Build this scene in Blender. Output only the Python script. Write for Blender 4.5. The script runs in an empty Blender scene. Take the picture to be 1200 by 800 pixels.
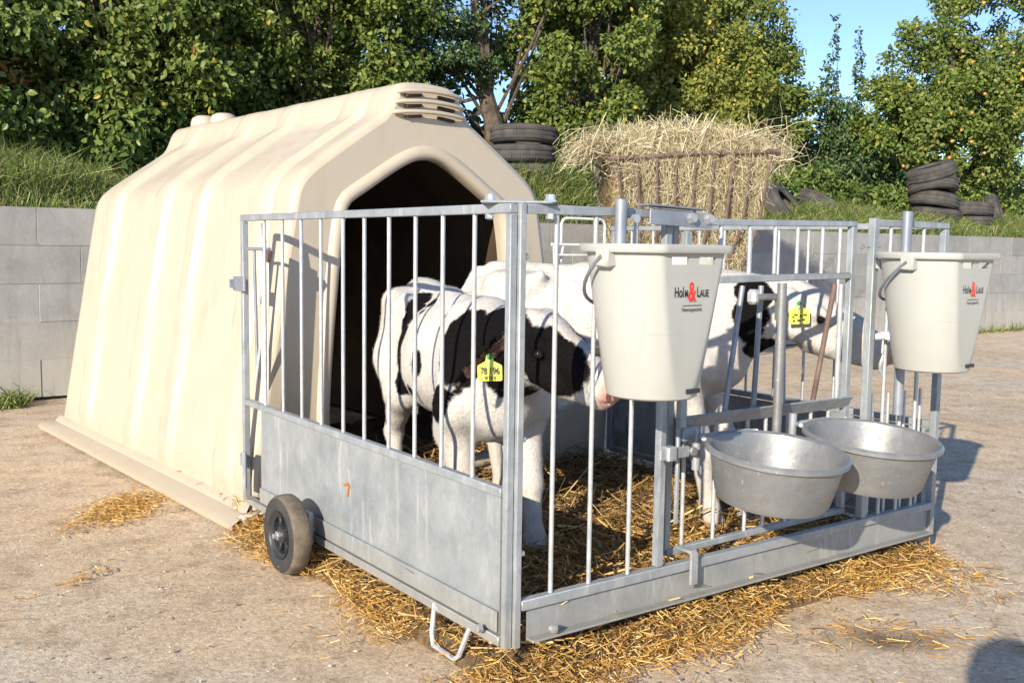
import bpy, math, random
import numpy as np
from mathutils import Vector, Matrix
random.seed(7)
rng = np.random.default_rng(7)
S = bpy.context.scene
COL = S.collection
D2R = math.radians

# ------------------------------------------------------------------ camera, sky, sun
CAMP = Vector((-1.2923, -1.7856, 0.9886))
def _rot(rx, ry, rz):
    cx, sx, cy, sy, cz, sz = math.cos(rx), math.sin(rx), math.cos(ry), math.sin(ry), math.cos(rz), math.sin(rz)
    a = Matrix(((cz, -sz, 0), (sz, cz, 0), (0, 0, 1)))
    b = Matrix(((1, 0, 0), (0, cx, -sx), (0, sx, cx)))
    c = Matrix(((cy, 0, sy), (0, 1, 0), (-sy, 0, cy)))
    return a @ b @ c
m = _rot(-0.0945509, -0.0141702, -0.627039)
cam = bpy.data.cameras.new('camera')
cam.sensor_width = 36.0
cam.lens = 1184.0 / 1200.0 * 36.0
cam.clip_start = 0.05
cam.clip_end = 2000
co = bpy.data.objects.new('camera', cam)
COL.objects.link(co)
r_, f_, u_ = m.col[0], m.col[1], m.col[2]
co.matrix_world = Matrix(((r_[0], u_[0], -f_[0], CAMP[0]), (r_[1], u_[1], -f_[1], CAMP[1]), (r_[2], u_[2], -f_[2], CAMP[2]), (0, 0, 0, 1)))
S.camera = co
S.render.resolution_x, S.render.resolution_y = 1024, 682

EL = D2R(20.8)
SUND = Vector((0.875, 0.485, 0)).normalized() * math.cos(EL) + Vector((0, 0, -math.sin(EL)))
w = bpy.data.worlds.new('World')
S.world = w
w.use_nodes = True
nt = w.node_tree
bg = nt.nodes['Background']
sky = nt.nodes.new('ShaderNodeTexSky')
sky.sky_type = 'NISHITA'
sky.sun_disc = False
sky.sun_elevation = EL
sky.sun_rotation = math.atan2(-SUND[0], -SUND[1])
sky.air_density = 1.0
sky.dust_density = 0.3
sky.ozone_density = 1.6
sky.altitude = 2500
tint = nt.nodes.new('ShaderNodeMix'); tint.data_type = 'RGBA'; tint.blend_type = 'MULTIPLY'
tint.inputs[0].default_value = 1.0; tint.inputs[7].default_value = (.80, .86, 1.0, 1)
nt.links.new(sky.outputs[0], tint.inputs[6])
nt.links.new(tint.outputs[2], bg.inputs[0])
bg.inputs[1].default_value = 0.135
sl = bpy.data.lights.new('sun', 'SUN')
sl.energy = 4.0
sl.angle = D2R(0.5)
sl.color = (1.0, 0.92, 0.79)
so = bpy.data.objects.new('sun', sl)
so.rotation_euler = SUND.to_track_quat('-Z', 'Y').to_euler()
so.location = (-8, -6, 6)
COL.objects.link(so)
S.view_settings.view_transform = 'Standard'
S.view_settings.look = 'None'
S.view_settings.exposure = 0.80
S.view_settings.gamma = 1.0

# ------------------------------------------------------------------ materials
def newmat(name):
    mt = bpy.data.materials.new(name)
    mt.use_nodes = True
    n = mt.node_tree
    return mt, n, n.nodes['Principled BSDF']
def N(n, t, **k):
    x = n.nodes.new(t)
    for a, b in k.items():
        setattr(x, a, b)
    return x
def coords(n, scale=(1, 1, 1), space='Object'):
    tc = N(n, 'ShaderNodeTexCoord')
    mp = N(n, 'ShaderNodeMapping')
    mp.inputs['Scale'].default_value = scale
    n.links.new(tc.outputs[space], mp.inputs[0])
    return mp.outputs[0]
def noise(n, vec, scale, detail=4, rough=.55, dist=0):
    x = N(n, 'ShaderNodeTexNoise')
    x.inputs['Scale'].default_value = scale
    x.inputs['Detail'].default_value = detail
    x.inputs['Roughness'].default_value = rough
    x.inputs['Distortion'].default_value = dist
    if vec is not None:
        n.links.new(vec, x.inputs['Vector'])
    return x.outputs['Fac']
def ramp(n, fac, stops, interp='LINEAR'):
    x = N(n, 'ShaderNodeValToRGB')
    x.color_ramp.interpolation = interp
    e = x.color_ramp.elements
    while len(e) < len(stops):
        e.new(.5)
    for i, (p, c) in enumerate(stops):
        e[i].position = p
        e[i].color = (c[0], c[1], c[2], 1) if not isinstance(c, (int, float)) else (c, c, c, 1)
    n.links.new(fac, x.inputs[0])
    return x.outputs[0]
def mix(n, a, b, fac, mode='MIX'):
    x = N(n, 'ShaderNodeMix', data_type='RGBA', blend_type=mode)
    for s, v in ((0, fac), (6, a), (7, b)):
        if isinstance(v, (int, float)):
            x.inputs[s].default_value = v
        elif isinstance(v, tuple):
            x.inputs[s].default_value = (v[0], v[1], v[2], 1)
        else:
            n.links.new(v, x.inputs[s])
    return x.outputs[2]
def bump(n, p, h, strength, dist):
    x = N(n, 'ShaderNodeBump')
    x.inputs['Strength'].default_value = strength
    x.inputs['Distance'].default_value = dist
    n.links.new(h, x.inputs['Height'])
    n.links.new(x.outputs[0], p.inputs['Normal'])
def simple(name, col, rough=.6, metal=0, var=.15, sc=8, bs=.2, bd=.003):
    mt, n, p = newmat(name)
    v = coords(n)
    f = noise(n, v, sc)
    c = ramp(n, f, [(.3, tuple(x * (1 - var) for x in col)), (.7, tuple(min(1, x * (1 + var)) for x in col))])
    n.links.new(c, p.inputs['Base Color'])
    p.inputs['Roughness'].default_value = rough
    p.inputs['Metallic'].default_value = metal
    bump(n, p, noise(n, v, sc * 6), bs, bd)
    return mt

def galv(name, lo, hi, metal=.35, rough=.45, sc=14, drips=True):
    mt, n, p = newmat(name)
    v = coords(n)
    f = noise(n, v, sc, 5, .6)
    vo = N(n, 'ShaderNodeTexVoronoi')
    vo.inputs['Scale'].default_value = 90
    n.links.new(v, vo.inputs['Vector'])
    c = ramp(n, f, [(.3, lo), (.7, hi)])
    sp = ramp(n, vo.outputs['Color'], [(0, .88), (1, 1.0)])
    c = mix(n, c, sp, .8, 'MULTIPLY')
    if drips:
        v2 = coords(n, (22, 22, 3.5))
        d = noise(n, v2, 1.0, 5, .7, .4)
        c = mix(n, c, (.60, .60, .56), ramp(n, d, [(.54, 0), (.68, .5)]))
        d3 = noise(n, coords(n, (30, 30, 12)), 1.0, 6, .8, 1.0)
        c = mix(n, c, (.22, .24, .25), ramp(n, d3, [(.52, 0), (.68, .55)]))
        d2 = noise(n, coords(n, (9, 9, 7)), 1.0, 6, .7)
        c = mix(n, c, (.36, .30, .20), ramp(n, d2, [(.60, 0), (.80, .5)]))
        z = N(n, 'ShaderNodeSeparateXYZ')
        tc = N(n, 'ShaderNodeTexCoord')
        n.links.new(tc.outputs['Object'], z.inputs[0])
        sm = N(n, 'ShaderNodeMath', operation='ADD')
        n.links.new(z.outputs[2], sm.inputs[0])
        sc2 = N(n, 'ShaderNodeMath', operation='MULTIPLY')
        sc2.inputs[1].default_value = .12
        n.links.new(d2, sc2.inputs[0])
        n.links.new(sc2.outputs[0], sm.inputs[1])
        c = mix(n, c, (.34, .29, .21), ramp(n, sm.outputs[0], [(.15, .45), (.24, 0)]))
    n.links.new(c, p.inputs['Base Color'])
    p.inputs['Metallic'].default_value = metal
    n.links.new(ramp(n, noise(n, v, 40), [(.3, rough - .08), (.7, rough + .15)]), p.inputs['Roughness'])
    bump(n, p, noise(n, v, 120, 3), .12, .002)
    return mt
M = {}
M['galv'] = galv('galvanised_steel', (.29, .31, .32), (.42, .44, .445), metal=.25)
M['sheet'] = galv('galvanised_sheet', (.26, .28, .285), (.40, .415, .41), sc=8, metal=.2)
M['galvdark'] = galv('weathered_galvanised', (.26, .28, .31), (.36, .38, .41), drips=False, metal=.4)
M['bar'] = galv('galvanised_bar', (.48, .49, .48), (.62, .62, .60), drips=False, rough=.4, sc=40)
M['bolt'] = simple('zinc_bolt', (.6, .6, .58), .35, .7)
M['rust'] = simple('rust', (.30, .13, .06), .8)
M['rackrust'] = simple('rusty_rack_steel', (.17, .11, .085), .8, .1, .35, 20)
M['alu'] = galv('cast_aluminium', (.25, .25, .245), (.34, .34, .33), metal=.5, drips=False, rough=.45, sc=5)
n_ = M['alu'].node_tree; p_ = n_.nodes['Principled BSDF']; old_ = p_.inputs['Base Color'].links[0].from_socket
st_ = mix(n_, old_, (.30, .25, .18), ramp(n_, noise(n_, coords(n_), 16, 6, .75), [(.52, 0), (.72, .7)]))
st_ = mix(n_, st_, (.62, .58, .50), ramp(n_, noise(n_, coords(n_), 60, 5, .8), [(.60, 0), (.68, .6)]))
n_.links.new(st_, p_.inputs['Base Color'])
M['white_tube'] = simple('white_tube', (.72, .72, .70), .4)
M['strap'] = simple('cream_strap', (.75, .70, .6), .4)

def plastic(name, col, dirt, rough=.42, amt=.5):
    mt, n, p = newmat(name)
    v = coords(n)
    f = noise(n, v, 2.2, 4)
    c = ramp(n, f, [(.3, tuple(x * .95 for x in col)), (.7, col)])
    d = noise(n, coords(n, (3, 3, 1.2)), 3, 6, .65)
    c = mix(n, c, dirt, ramp(n, d, [(.52, 0), (.85, amt)]))
    sp = noise(n, v, 55, 3, .7)
    c = mix(n, c, (.28, .2, .12), ramp(n, sp, [(.715, 0), (.75, .6)]))
    tc = N(n, 'ShaderNodeTexCoord')
    z = N(n, 'ShaderNodeSeparateXYZ')
    n.links.new(tc.outputs['Object'], z.inputs[0])
    ad = N(n, 'ShaderNodeMath', operation='MULTIPLY_ADD')
    ad.inputs[1].default_value = .35
    n.links.new(d, ad.inputs[0])
    n.links.new(z.outputs[2], ad.inputs[2])
    c = mix(n, c, dirt, ramp(n, ad.outputs[0], [(.14, .55 * amt), (.36, 0)]))
    scr = noise(n, coords(n, (3, 3, 90)), 1.2, 3, .6, .5)
    c = mix(n, c, dirt, ramp(n, scr, [(.66, 0), (.72, .5 * amt)]))
    n.links.new(c, p.inputs['Base Color'])
    n.links.new(ramp(n, noise(n, v, 9), [(.3, rough - .06), (.7, rough + .14)]), p.inputs['Roughness'])
    bump(n, p, noise(n, v, 14, 3), .10, .006)
    return mt
M['hutch'] = plastic('cream_polyethylene', (.54, .455, .335), (.37, .28, .18), .42, .5)
M['hutch_in'] = simple('shade_dark_hutch_inside', (.075, .045, .025), .8, 0, .4, 5)  # interior shade put into the colour, far darker than the cream plastic
M['bucket'] = plastic('pale_grey_plastic', (.46, .455, .405), (.33, .29, .21), .38, .5)
M['bucketflat'] = plastic('grey_label_face', (.44, .435, .39), (.36, .31, .24), .36, .2)

def coat():
    mt, n, p = newmat('calf_coat')
    a = N(n, 'ShaderNodeVertexColor', layer_name='coat')
    v = coords(n, (1, 1, 1))
    f = noise(n, coords(n, (60, 60, 18)), 3, 5, .7)
    c = mix(n, a.outputs[0], ramp(n, f, [(.25, .72), (.75, 1.05)]), 1.0, 'MULTIPLY')
    n.links.new(c, p.inputs['Base Color'])
    p.inputs['Roughness'].default_value = .8
    p.inputs['Specular IOR Level'].default_value = .09
    hh = noise(n, coords(n, (150, 150, 45)), 2.5, 4, .7)
    h2 = noise(n, v, 22, 3)
    ad = N(n, 'ShaderNodeMath', operation='MULTIPLY_ADD')
    ad.inputs[1].default_value = 1.5
    n.links.new(h2, ad.inputs[0])
    n.links.new(hh, ad.inputs[2])
    bump(n, p, ad.outputs[0], .5, .004)
    return mt
M['coat'] = coat()
mt, n, p = newmat('eye'); p.inputs['Base Color'].default_value = (.012, .008, .006, 1); p.inputs['Roughness'].default_value = .08; M['eye'] = mt
M['tag'] = simple('yellow_tag', (.80, .74, .10), .4, 0, .04, 20, .05)
def flat(name, col, r=.5):
    mt, n, p = newmat(name); p.inputs['Base Color'].default_value = (*col, 1); p.inputs['Roughness'].default_value = r
    return mt
M['ink'] = flat('black_print', (.03, .03, .03)); M['red'] = flat('red_print', (.75, .04, .02)); M['greenp'] = flat('green_pin', (.02, .3, .08))
M['rustpaint'] = flat('orange_mark', (.45, .16, .05), .8)
M['rubber'] = simple('tyre_rubber', (.045, .042, .038), .85, 0, .3, 12, .5, .004)
M['dusty'] = simple('dusty_tread', (.15, .12, .085), .95, 0, .35, 30, .6, .006)
M['oldrubber'] = simple('old_tyre_rubber', (.075, .066, .058), .9, 0, .35, 9, .5, .006)
M['blackp'] = simple('black_plastic_rim', (.03, .03, .032), .45)
M['bark'] = simple('bark', (.13, .095, .065), .95, 0, .5, 14, .9, .02)
M['twig'] = simple('twig', (.20, .14, .085), .9, 0, .4, 20)

def island(name, stops, rough=.55, transl=.0, spec=.3):
    mt, n, p = newmat(name)
    g = N(n, 'ShaderNodeNewGeometry')
    c = ramp(n, g.outputs['Random Per Island'], stops)
    n.links.new(c, p.inputs['Base Color'])
    p.inputs['Roughness'].default_value = rough
    p.inputs['Specular IOR Level'].default_value = spec
    if transl:
        t = N(n, 'ShaderNodeBsdfTranslucent')
        n.links.new(c, t.inputs[0])
        mx = N(n, 'ShaderNodeMixShader')
        mx.inputs[0].default_value = transl
        n.links.new(p.outputs[0], mx.inputs[1])
        n.links.new(t.outputs[0], mx.inputs[2])
        n.links.new(mx.outputs[0], n.nodes['Material Output'].inputs[0])
    return mt
M['straw'] = island('golden_straw', [(0, (.20, .09, .02)), (.4, (.48, .26, .06)), (.8, (.66, .40, .11)), (1, (.82, .62, .28))])
M['strawold'] = island('trodden_straw', [(0, (.08, .045, .018)), (.45, (.26, .15, .055)), (.8, (.48, .30, .10)), (1, (.68, .48, .20))])
M['hay'] = island('pale_hay', [(0, (.34, .26, .13)), (.5, (.58, .48, .28)), (1, (.78, .70, .48))])
M['grass'] = island('grass_blade', [(0, (.07, .11, .025)), (.4, (.16, .23, .05)), (.75, (.27, .31, .09)), (1, (.52, .44, .20))], .5, .3)
M['leafdark'] = island('dark_leaf', [(0, (.055, .09, .02)), (.6, (.14, .20, .04)), (1, (.25, .30, .07))], .42, .25)
M['leafmid'] = island('green_leaf', [(0, (.07, .11, .02)), (.6, (.165, .22, .045)), (.96, (.28, .32, .07)), (1, (.6, .42, .05))], .42, .3)
M['leafbright'] = island('light_leaf', [(0, (.13, .16, .03)), (.6, (.25, .28, .055)), (.93, (.36, .35, .08)), (1, (.6, .40, .07))], .45, .3)
M['leafpop'] = island('blue_green_leaf', [(0, (.045, .085, .03)), (.6, (.09, .15, .05)), (.97, (.18, .24, .10)), (1, (.5, .42, .1))], .4, .3)
M['leafbrown'] = island('withered_leaf', [(0, (.16, .06, .02)), (.6, (.38, .19, .06)), (1, (.55, .36, .14))], .7, .2)
M['apple'] = simple('apple_skin', (.50, .26, .07), .35, 0, .4, 6, .05)

def ground_mat():
    mt, n, p = newmat('yard_ground')
    v = coords(n)
    big = noise(n, v, .9, 5, .6)
    c = ramp(n, big, [(.3, (.65, .475, .295)), (.7, (.85, .66, .44))])
    pat = noise(n, v, .55, 4, .6)
    c = mix(n, c, (.70, .59, .45), ramp(n, pat, [(.45, 0), (.6, .7)]))
    mid = noise(n, v, 7, 6, .7)
    c = mix(n, c, (.42, .295, .175), ramp(n, mid, [(.48, 0), (.66, .65)]))
    vo = N(n, 'ShaderNodeTexVoronoi'); vo.inputs['Scale'].default_value = 95
    n.links.new(v, vo.inputs['Vector'])
    cs = ramp(n, vo.outputs['Color'], [(0, .55), (.55, 1.0), (1, 1.45)])
    c = mix(n, c, cs, .5, 'MULTIPLY')
    sp = noise(n, v, 60, 4, .8)
    c = mix(n, c, (.62, .58, .50), ramp(n, sp, [(.62, 0), (.70, .65)]))
    fn = noise(n, v, 170, 3, .8)
    c = mix(n, c, (.13, .10, .075), ramp(n, fn, [(.56, 0), (.66, .6)]))
    # damp stain in front of the feed bowls, with its own ragged outline
    tc = N(n, 'ShaderNodeTexCoord')
    mp = N(n, 'ShaderNodeMapping'); mp.vector_type = 'TEXTURE'
    mp.inputs['Location'].default_value = (1.0, -.33, 0); mp.inputs['Scale'].default_value = (.24, .12, 1); mp.inputs['Rotation'].default_value = (0, 0, D2R(-35))
    n.links.new(tc.outputs['Object'], mp.inputs[0])
    ln = N(n, 'ShaderNodeVectorMath', operation='LENGTH'); n.links.new(mp.outputs[0], ln.inputs[0])
    ad = N(n, 'ShaderNodeMath', operation='MULTIPLY_ADD'); n.links.new(noise(n, v, 9, 6, .75), ad.inputs[0]); ad.inputs[1].default_value = 1.6; n.links.new(ln.outputs['Value'], ad.inputs[2])
    st = ramp(n, ad.outputs[0], [(.0, 1.0), (.95, .8), (1.0, 0)])
    ad2 = N(n, 'ShaderNodeMath', operation='MULTIPLY'); n.links.new(ad.outputs[0], ad2.inputs[0]); ad2.inputs[1].default_value = .5
    st = ramp(n, ad2.outputs[0], [(.45, .8), (.85, 0)])
    c = mix(n, c, (.12, .085, .055), st)
    n.links.new(c, p.inputs['Base Color'])
    p.inputs['Roughness'].default_value = .95
    p.inputs['Specular IOR Level'].default_value = .15
    h = N(n, 'ShaderNodeMath', operation='ADD')
    n.links.new(noise(n, v, 70, 5, .8), h.inputs[0]); n.links.new(mid, h.inputs[1])
    bump(n, p, h.outputs[0], .65, .010)
    return mt
M['ground'] = ground_mat()
def block_mat():
    mt, n, p = newmat('concrete_block')
    v = coords(n, space='Object')
    g = N(n, 'ShaderNodeNewGeometry')
    oi = N(n, 'ShaderNodeObjectInfo')
    f = noise(n, g.outputs['Position'], 4, 6, .7)
    c = ramp(n, f, [(.3, (.25, .242, .225)), (.7, (.36, .345, .315))])
    c = mix(n, c, ramp(n, oi.outputs['Random'], [(0, .86), (1, 1.12)]), 1, 'MULTIPLY')
    z = N(n, 'ShaderNodeSeparateXYZ'); n.links.new(g.outputs['Position'], z.inputs[0])
    f2 = noise(n, g.outputs['Position'], 2.2, 5, .7)
    ad = N(n, 'ShaderNodeMath', operation='MULTIPLY_ADD'); n.links.new(f2, ad.inputs[0]); ad.inputs[1].default_value = .6; n.links.new(z.outputs[2], ad.inputs[2])
    c = mix(n, c, (.46, .42, .35), ramp(n, ad.outputs[0], [(.5, .75), (.85, 0)]))
    mpv = N(n, 'ShaderNodeMapping'); mpv.inputs['Scale'].default_value = (9, 9, 1.2); n.links.new(g.outputs['Position'], mpv.inputs[0])
    c = mix(n, c, (.15, .15, .13), ramp(n, noise(n, mpv.outputs[0], 1.0, 6, .7), [(.55, 0), (.75, .55)]))
    c = mix(n, c, (.17, .19, .09), ramp(n, noise(n, g.outputs['Position'], 6, 6, .8), [(.60, 0), (.75, .45)]))
    dk = noise(n, g.outputs['Position'], 9, 6, .75)
    c = mix(n, c, (.16, .15, .13), ramp(n, dk, [(.58, 0), (.75, .5)]))
    n.links.new(c, p.inputs['Base Color'])
    p.inputs['Roughness'].default_value = .95
    bump(n, p, noise(n, g.outputs['Position'], 60, 5, .8), .6, .004)
    return mt
M['block'] = block_mat()
M['mortar'] = simple('mortar', (.35, .335, .31), .95)
M['soil'] = simple('bank_soil', (.10, .09, .045), .95, 0, .4, 3)
M['tarp'] = simple('dark_sheeting', (.07, .075, .08), .6, 0, .3, 5)
M['skin'] = simple('skin', (.55, .34, .25), .6)
M['cloth'] = simple('dark_cloth', (.06, .07, .1), .9)

# ------------------------------------------------------------------ mesh helpers
def tag(o, label=None, cat=None, group=None, kind=None):
    if label: o['label'] = label
    if cat: o['category'] = cat
    if group: o['group'] = group
    if kind: o['kind'] = kind
    return o
def empty(name, loc=(0, 0, 0), parent=None):
    o = bpy.data.objects.new(name, None)
    o.empty_display_size = .1
    o.location = loc
    COL.objects.link(o)
    if parent: o.parent = parent
    return o
def wloc(o):
    v = Vector((0, 0, 0))
    while o is not None:
        v += o.location
        o = o.parent
    return v
def frame3(d):
    d = Vector(d).normalized()
    a = Vector((0, 0, 1)) if abs(d.z) < .9 else Vector((1, 0, 0))
    u = d.cross(a).normalized()
    return d, u, d.cross(u).normalized()
class MB:
    """collects vertices and faces in world coordinates"""
    def __init__(s): s.v = []; s.f = []; s.m = []; s.cur = 0
    def add(s, vs, fs):
        k = len(s.v)
        s.v += [tuple(x) for x in vs]
        s.f += [tuple(i + k for i in q) for q in fs]
        s.m += [s.cur] * len(fs)
        return s
    def box(s, c, size, rot=None, bev=.0):
        hx, hy, hz = size[0] / 2, size[1] / 2, size[2] / 2
        R = rot if rot is not None else Matrix.Identity(3)
        c = Vector(c)
        if bev <= 0:
            vs = [c + R @ Vector((a * hx, b * hy, d * hz)) for a in (-1, 1) for b in (-1, 1) for d in (-1, 1)]
            fs = [(0, 1, 3, 2), (4, 6, 7, 5), (0, 4, 5, 1), (2, 3, 7, 6), (0, 2, 6, 4), (1, 5, 7, 3)]
            return s.add(vs, fs)
        b_ = min(bev, hx * .9, hy * .9, hz * .9)
        vs = []; idx = {}
        for a in (-1, 1):
            for b in (-1, 1):
                for d in (-1, 1):
                    for ax in range(3):
                        q = [a * hx, b * hy, d * hz]
                        for j in range(3):
                            if j != ax: q[j] -= (a, b, d)[j] * b_
                        idx[(a, b, d, ax)] = len(vs); vs.append(c + R @ Vector(q))
        fs = []
        for ax in range(3):
            o = [(0, 1, 2), (1, 2, 0), (2, 0, 1)][ax]
            for sg in (-1, 1):
                q = []
                for p_, r2 in ((-1, -1), (1, -1), (1, 1), (-1, 1)):
                    t = [0, 0, 0]; t[ax] = sg; t[o[1]] = p_; t[o[2]] = r2
                    q.append(idx[(*t, ax)])
                fs.append(tuple(q if sg > 0 else q[::-1]))
        for ax in range(3):      # edges along ax
            o1, o2 = (ax + 1) % 3, (ax + 2) % 3
            for s1 in (-1, 1):
                for s2 in (-1, 1):
                    t0 = [0, 0, 0]; t0[ax] = -1; t0[o1] = s1; t0[o2] = s2
                    t1 = list(t0); t1[ax] = 1
                    q = [idx[(*t0, o1)], idx[(*t1, o1)], idx[(*t1, o2)], idx[(*t0, o2)]]
                    fs.append(tuple(q if s1 * s2 < 0 else q[::-1]))
        for a in (-1, 1):
            for b in (-1, 1):
                for d in (-1, 1):
                    q = [idx[(a, b, d, k)] for k in range(3)]
                    fs.append(tuple(q if a * b * d > 0 else q[::-1]))
        return s.add(vs, fs)
    def tube(s, pts, r, seg=8, cap=True, closed=False):
        pts = [Vector(p) for p in pts]
        n = len(pts); rs = r if isinstance(r, (list, tuple)) else [r] * n
        ring = []; vs = []
        pu = None
        for i, p in enumerate(pts):
            if closed: t = pts[(i + 1) % n] - pts[i - 1]
            else: t = (pts[min(i + 1, n - 1)] - pts[max(i - 1, 0)])
            d, u, v = frame3(t)
            if pu is not None:
                u = (pu - d * pu.dot(d)).normalized(); v = d.cross(u)
            pu = u
            ring.append([len(vs) + k for k in range(seg)])
            for k in range(seg):
                a = 2 * math.pi * k / seg
                vs.append(p + (u * math.cos(a) + v * math.sin(a)) * rs[i])
        fs = []
        for i in range(n if closed else n - 1):
            A, B = ring[i], ring[(i + 1) % n]
            for k in range(seg):
                fs.append((A[k], A[(k + 1) % seg], B[(k + 1) % seg], B[k]))
        if cap and not closed:
            fs.append(tuple(ring[0][::-1])); fs.append(tuple(ring[-1]))
        return s.add(vs, fs)
    def lathe(s, prof, c, axis=(0, 0, 1), seg=32, closed=True):
        d, u, v = frame3(axis); c = Vector(c); vs = []; fs = []
        n = len(prof)
        for k in range(seg):
            a = 2 * math.pi * k / seg
            e = u * math.cos(a) + v * math.sin(a)
            for r, h in prof: vs.append(c + e * r + d * h)
        for k in range(seg):
            for i in range(n if closed else n - 1):
                j = (i + 1) % n; k2 = (k + 1) % seg
                fs.append((k * n + i, k2 * n + i, k2 * n + j, k * n + j))
        return s.add(vs, fs)
    def build(s, name, mat, parent=None, smooth=False, label=None):
        me = bpy.data.meshes.new(name)
        off = wloc(parent) if parent else Vector((0, 0, 0))
        me.from_pydata([(a[0] - off[0], a[1] - off[1], a[2] - off[2]) for a in s.v], [], s.f)
        for mm in (mat if isinstance(mat, (list, tuple)) else [mat]): me.materials.append(mm)
        if any(s.m): me.polygons.foreach_set('material_index', s.m)
        if smooth:
            me.polygons.foreach_set('use_smooth', [True] * len(me.polygons))
            if smooth != 'all':
                me.set_sharp_from_angle(angle=D2R(40))
        me.update()
        o = bpy.data.objects.new(name, me)
        COL.objects.link(o)
        if parent: o.parent = parent
        if label: o['label'] = label
        return o
def npmesh(name, V, F, mat, parent=None, smooth=False, off=None):
    """V (n,3), F (m,k) numpy arrays -> object"""
    V = np.asarray(V, dtype=np.float32); F = np.asarray(F, dtype=np.int32)
    o_ = wloc(parent) if parent else Vector((0, 0, 0))
    V = V - np.array(o_, dtype=np.float32)
    me = bpy.data.meshes.new(name)
    k = F.shape[1]
    me.vertices.add(len(V)); me.vertices.foreach_set('co', V.ravel())
    me.loops.add(F.size); me.loops.foreach_set('vertex_index', F.ravel())
    me.polygons.add(len(F)); me.polygons.foreach_set('loop_start', np.arange(len(F), dtype=np.int32) * k)
    me.polygons.foreach_set('use_smooth', np.full(len(F), bool(smooth)))
    me.materials.append(mat)
    me.update(calc_edges=True)
    me.validate()
    o = bpy.data.objects.new(name, me)
    COL.objects.link(o)
    if parent: o.parent = parent
    return o
def unit(a):
    return a / np.maximum(np.linalg.norm(a, axis=-1, keepdims=True), 1e-9)
def strands(C, Dn, L, Wd, bend=.15, segs=2):
    """flat bent ribbons"""
    n = len(C)
    Dn = unit(Dn); rnd = unit(rng.normal(size=(n, 3)))
    Bn = unit(np.cross(Dn, rnd)); Nn = np.cross(Dn, Bn)
    L = np.broadcast_to(L, n)[:, None]; Wd = np.broadcast_to(Wd, n)[:, None]
    bb = (rng.normal(size=(n, 1)) * bend) * L
    V = []
    for i in range(segs + 1):
        t = i / segs - .5
        P = C + Dn * L * t + Nn * bb * (.25 - t * t) * 2
        V += [P - Bn * Wd / 2, P + Bn * Wd / 2]
    V = np.stack(V, 1)
    F = []
    base = (np.arange(n) * (2 * (segs + 1)))[:, None]
    for i in range(segs):
        F.append(base + np.array([[2 * i, 2 * i + 1, 2 * i + 3, 2 * i + 2]]))
    return V.reshape(-1, 3), np.concatenate(F, 0)
def leaves(C, T, Nrm, L, Wd):
    n = len(C); T = unit(T)
    B = unit(np.cross(Nrm, T)); Nn = np.cross(T, B)
    L = L[:, None]; Wd = Wd[:, None]
    V = np.stack([C, C + T * L * .25 + B * Wd * .42 + Nn * L * .05, C + T * L * .62 + B * Wd * .44 + Nn * L * .05, C + T * L - Nn * L * .08, C + T * L * .62 - B * Wd * .44 + Nn * L * .05, C + T * L * .25 - B * Wd * .42 + Nn * L * .05], 1)
    b = (np.arange(n) * 6)[:, None]
    return V.reshape(-1, 3), np.concatenate([b + np.array([[0, 3, 2, 1]]), b + np.array([[0, 5, 4, 3]])])
def vnoise(x, y, sc=1.0, seed=0):
    """cheap smooth 2-D noise made of rotated sines"""
    r = np.random.default_rng(seed); o = 0; a = 1
    for k in range(5):
        th = r.uniform(0, 6.28); f = sc * (1.7 ** k) * r.uniform(.8, 1.2); ph = r.uniform(0, 6.28, 2)
        o = o + a * np.sin(f * (x * math.cos(th) + y * math.sin(th)) + ph[0]) * np.sin(f * (-x * math.sin(th) + y * math.cos(th)) + ph[1])
        a *= .6
    return o
def grid_mesh(name, xs, ys, hf, mat, kind=None, parent=None, smooth=True):
    X, Y = np.meshgrid(xs, ys, indexing='ij')
    Z = hf(X, Y)
    V = np.stack([X, Y, Z], -1).reshape(-1, 3)
    nx, ny = len(xs), len(ys)
    i = np.arange(nx - 1)[:, None] * ny + np.arange(ny - 1)[None]
    i = i.ravel()
    F = np.stack([i, i + ny, i + ny + 1, i + 1], 1)
    o = npmesh(name, V, F, mat, parent, smooth)
    if kind: o['kind'] = kind
    return o
def text_mesh(name, body, size, mat, origin, xdir, up, parent, sx=1.0, bold=0.0, lift=.0006, align='CENTER', label=None):
    cu = bpy.data.curves.new(name + '_c', 'FONT')
    cu.body = body; cu.size = size; cu.align_x = align; cu.offset = bold; cu.resolution_u = 4
    to = bpy.data.objects.new(name + '_t', cu)
    COL.objects.link(to)
    dg = bpy.context.evaluated_depsgraph_get()
    me = bpy.data.meshes.new_from_object(to.evaluated_get(dg))
    bpy.data.objects.remove(to)
    x = Vector(xdir).normalized(); y = Vector(up); y = (y - x * y.dot(x)).normalized(); z = x.cross(y)
    off = wloc(parent)
    for v in me.vertices:
        q = Vector(origin) + x * v.co.x * sx + y * v.co.y + z * lift - off
        v.co = q
    me.materials.clear(); me.materials.append(mat)
    o = bpy.data.objects.new(name, me)
    COL.objects.link(o); o.parent = parent
    if label: o['label'] = label
    return o

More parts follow.
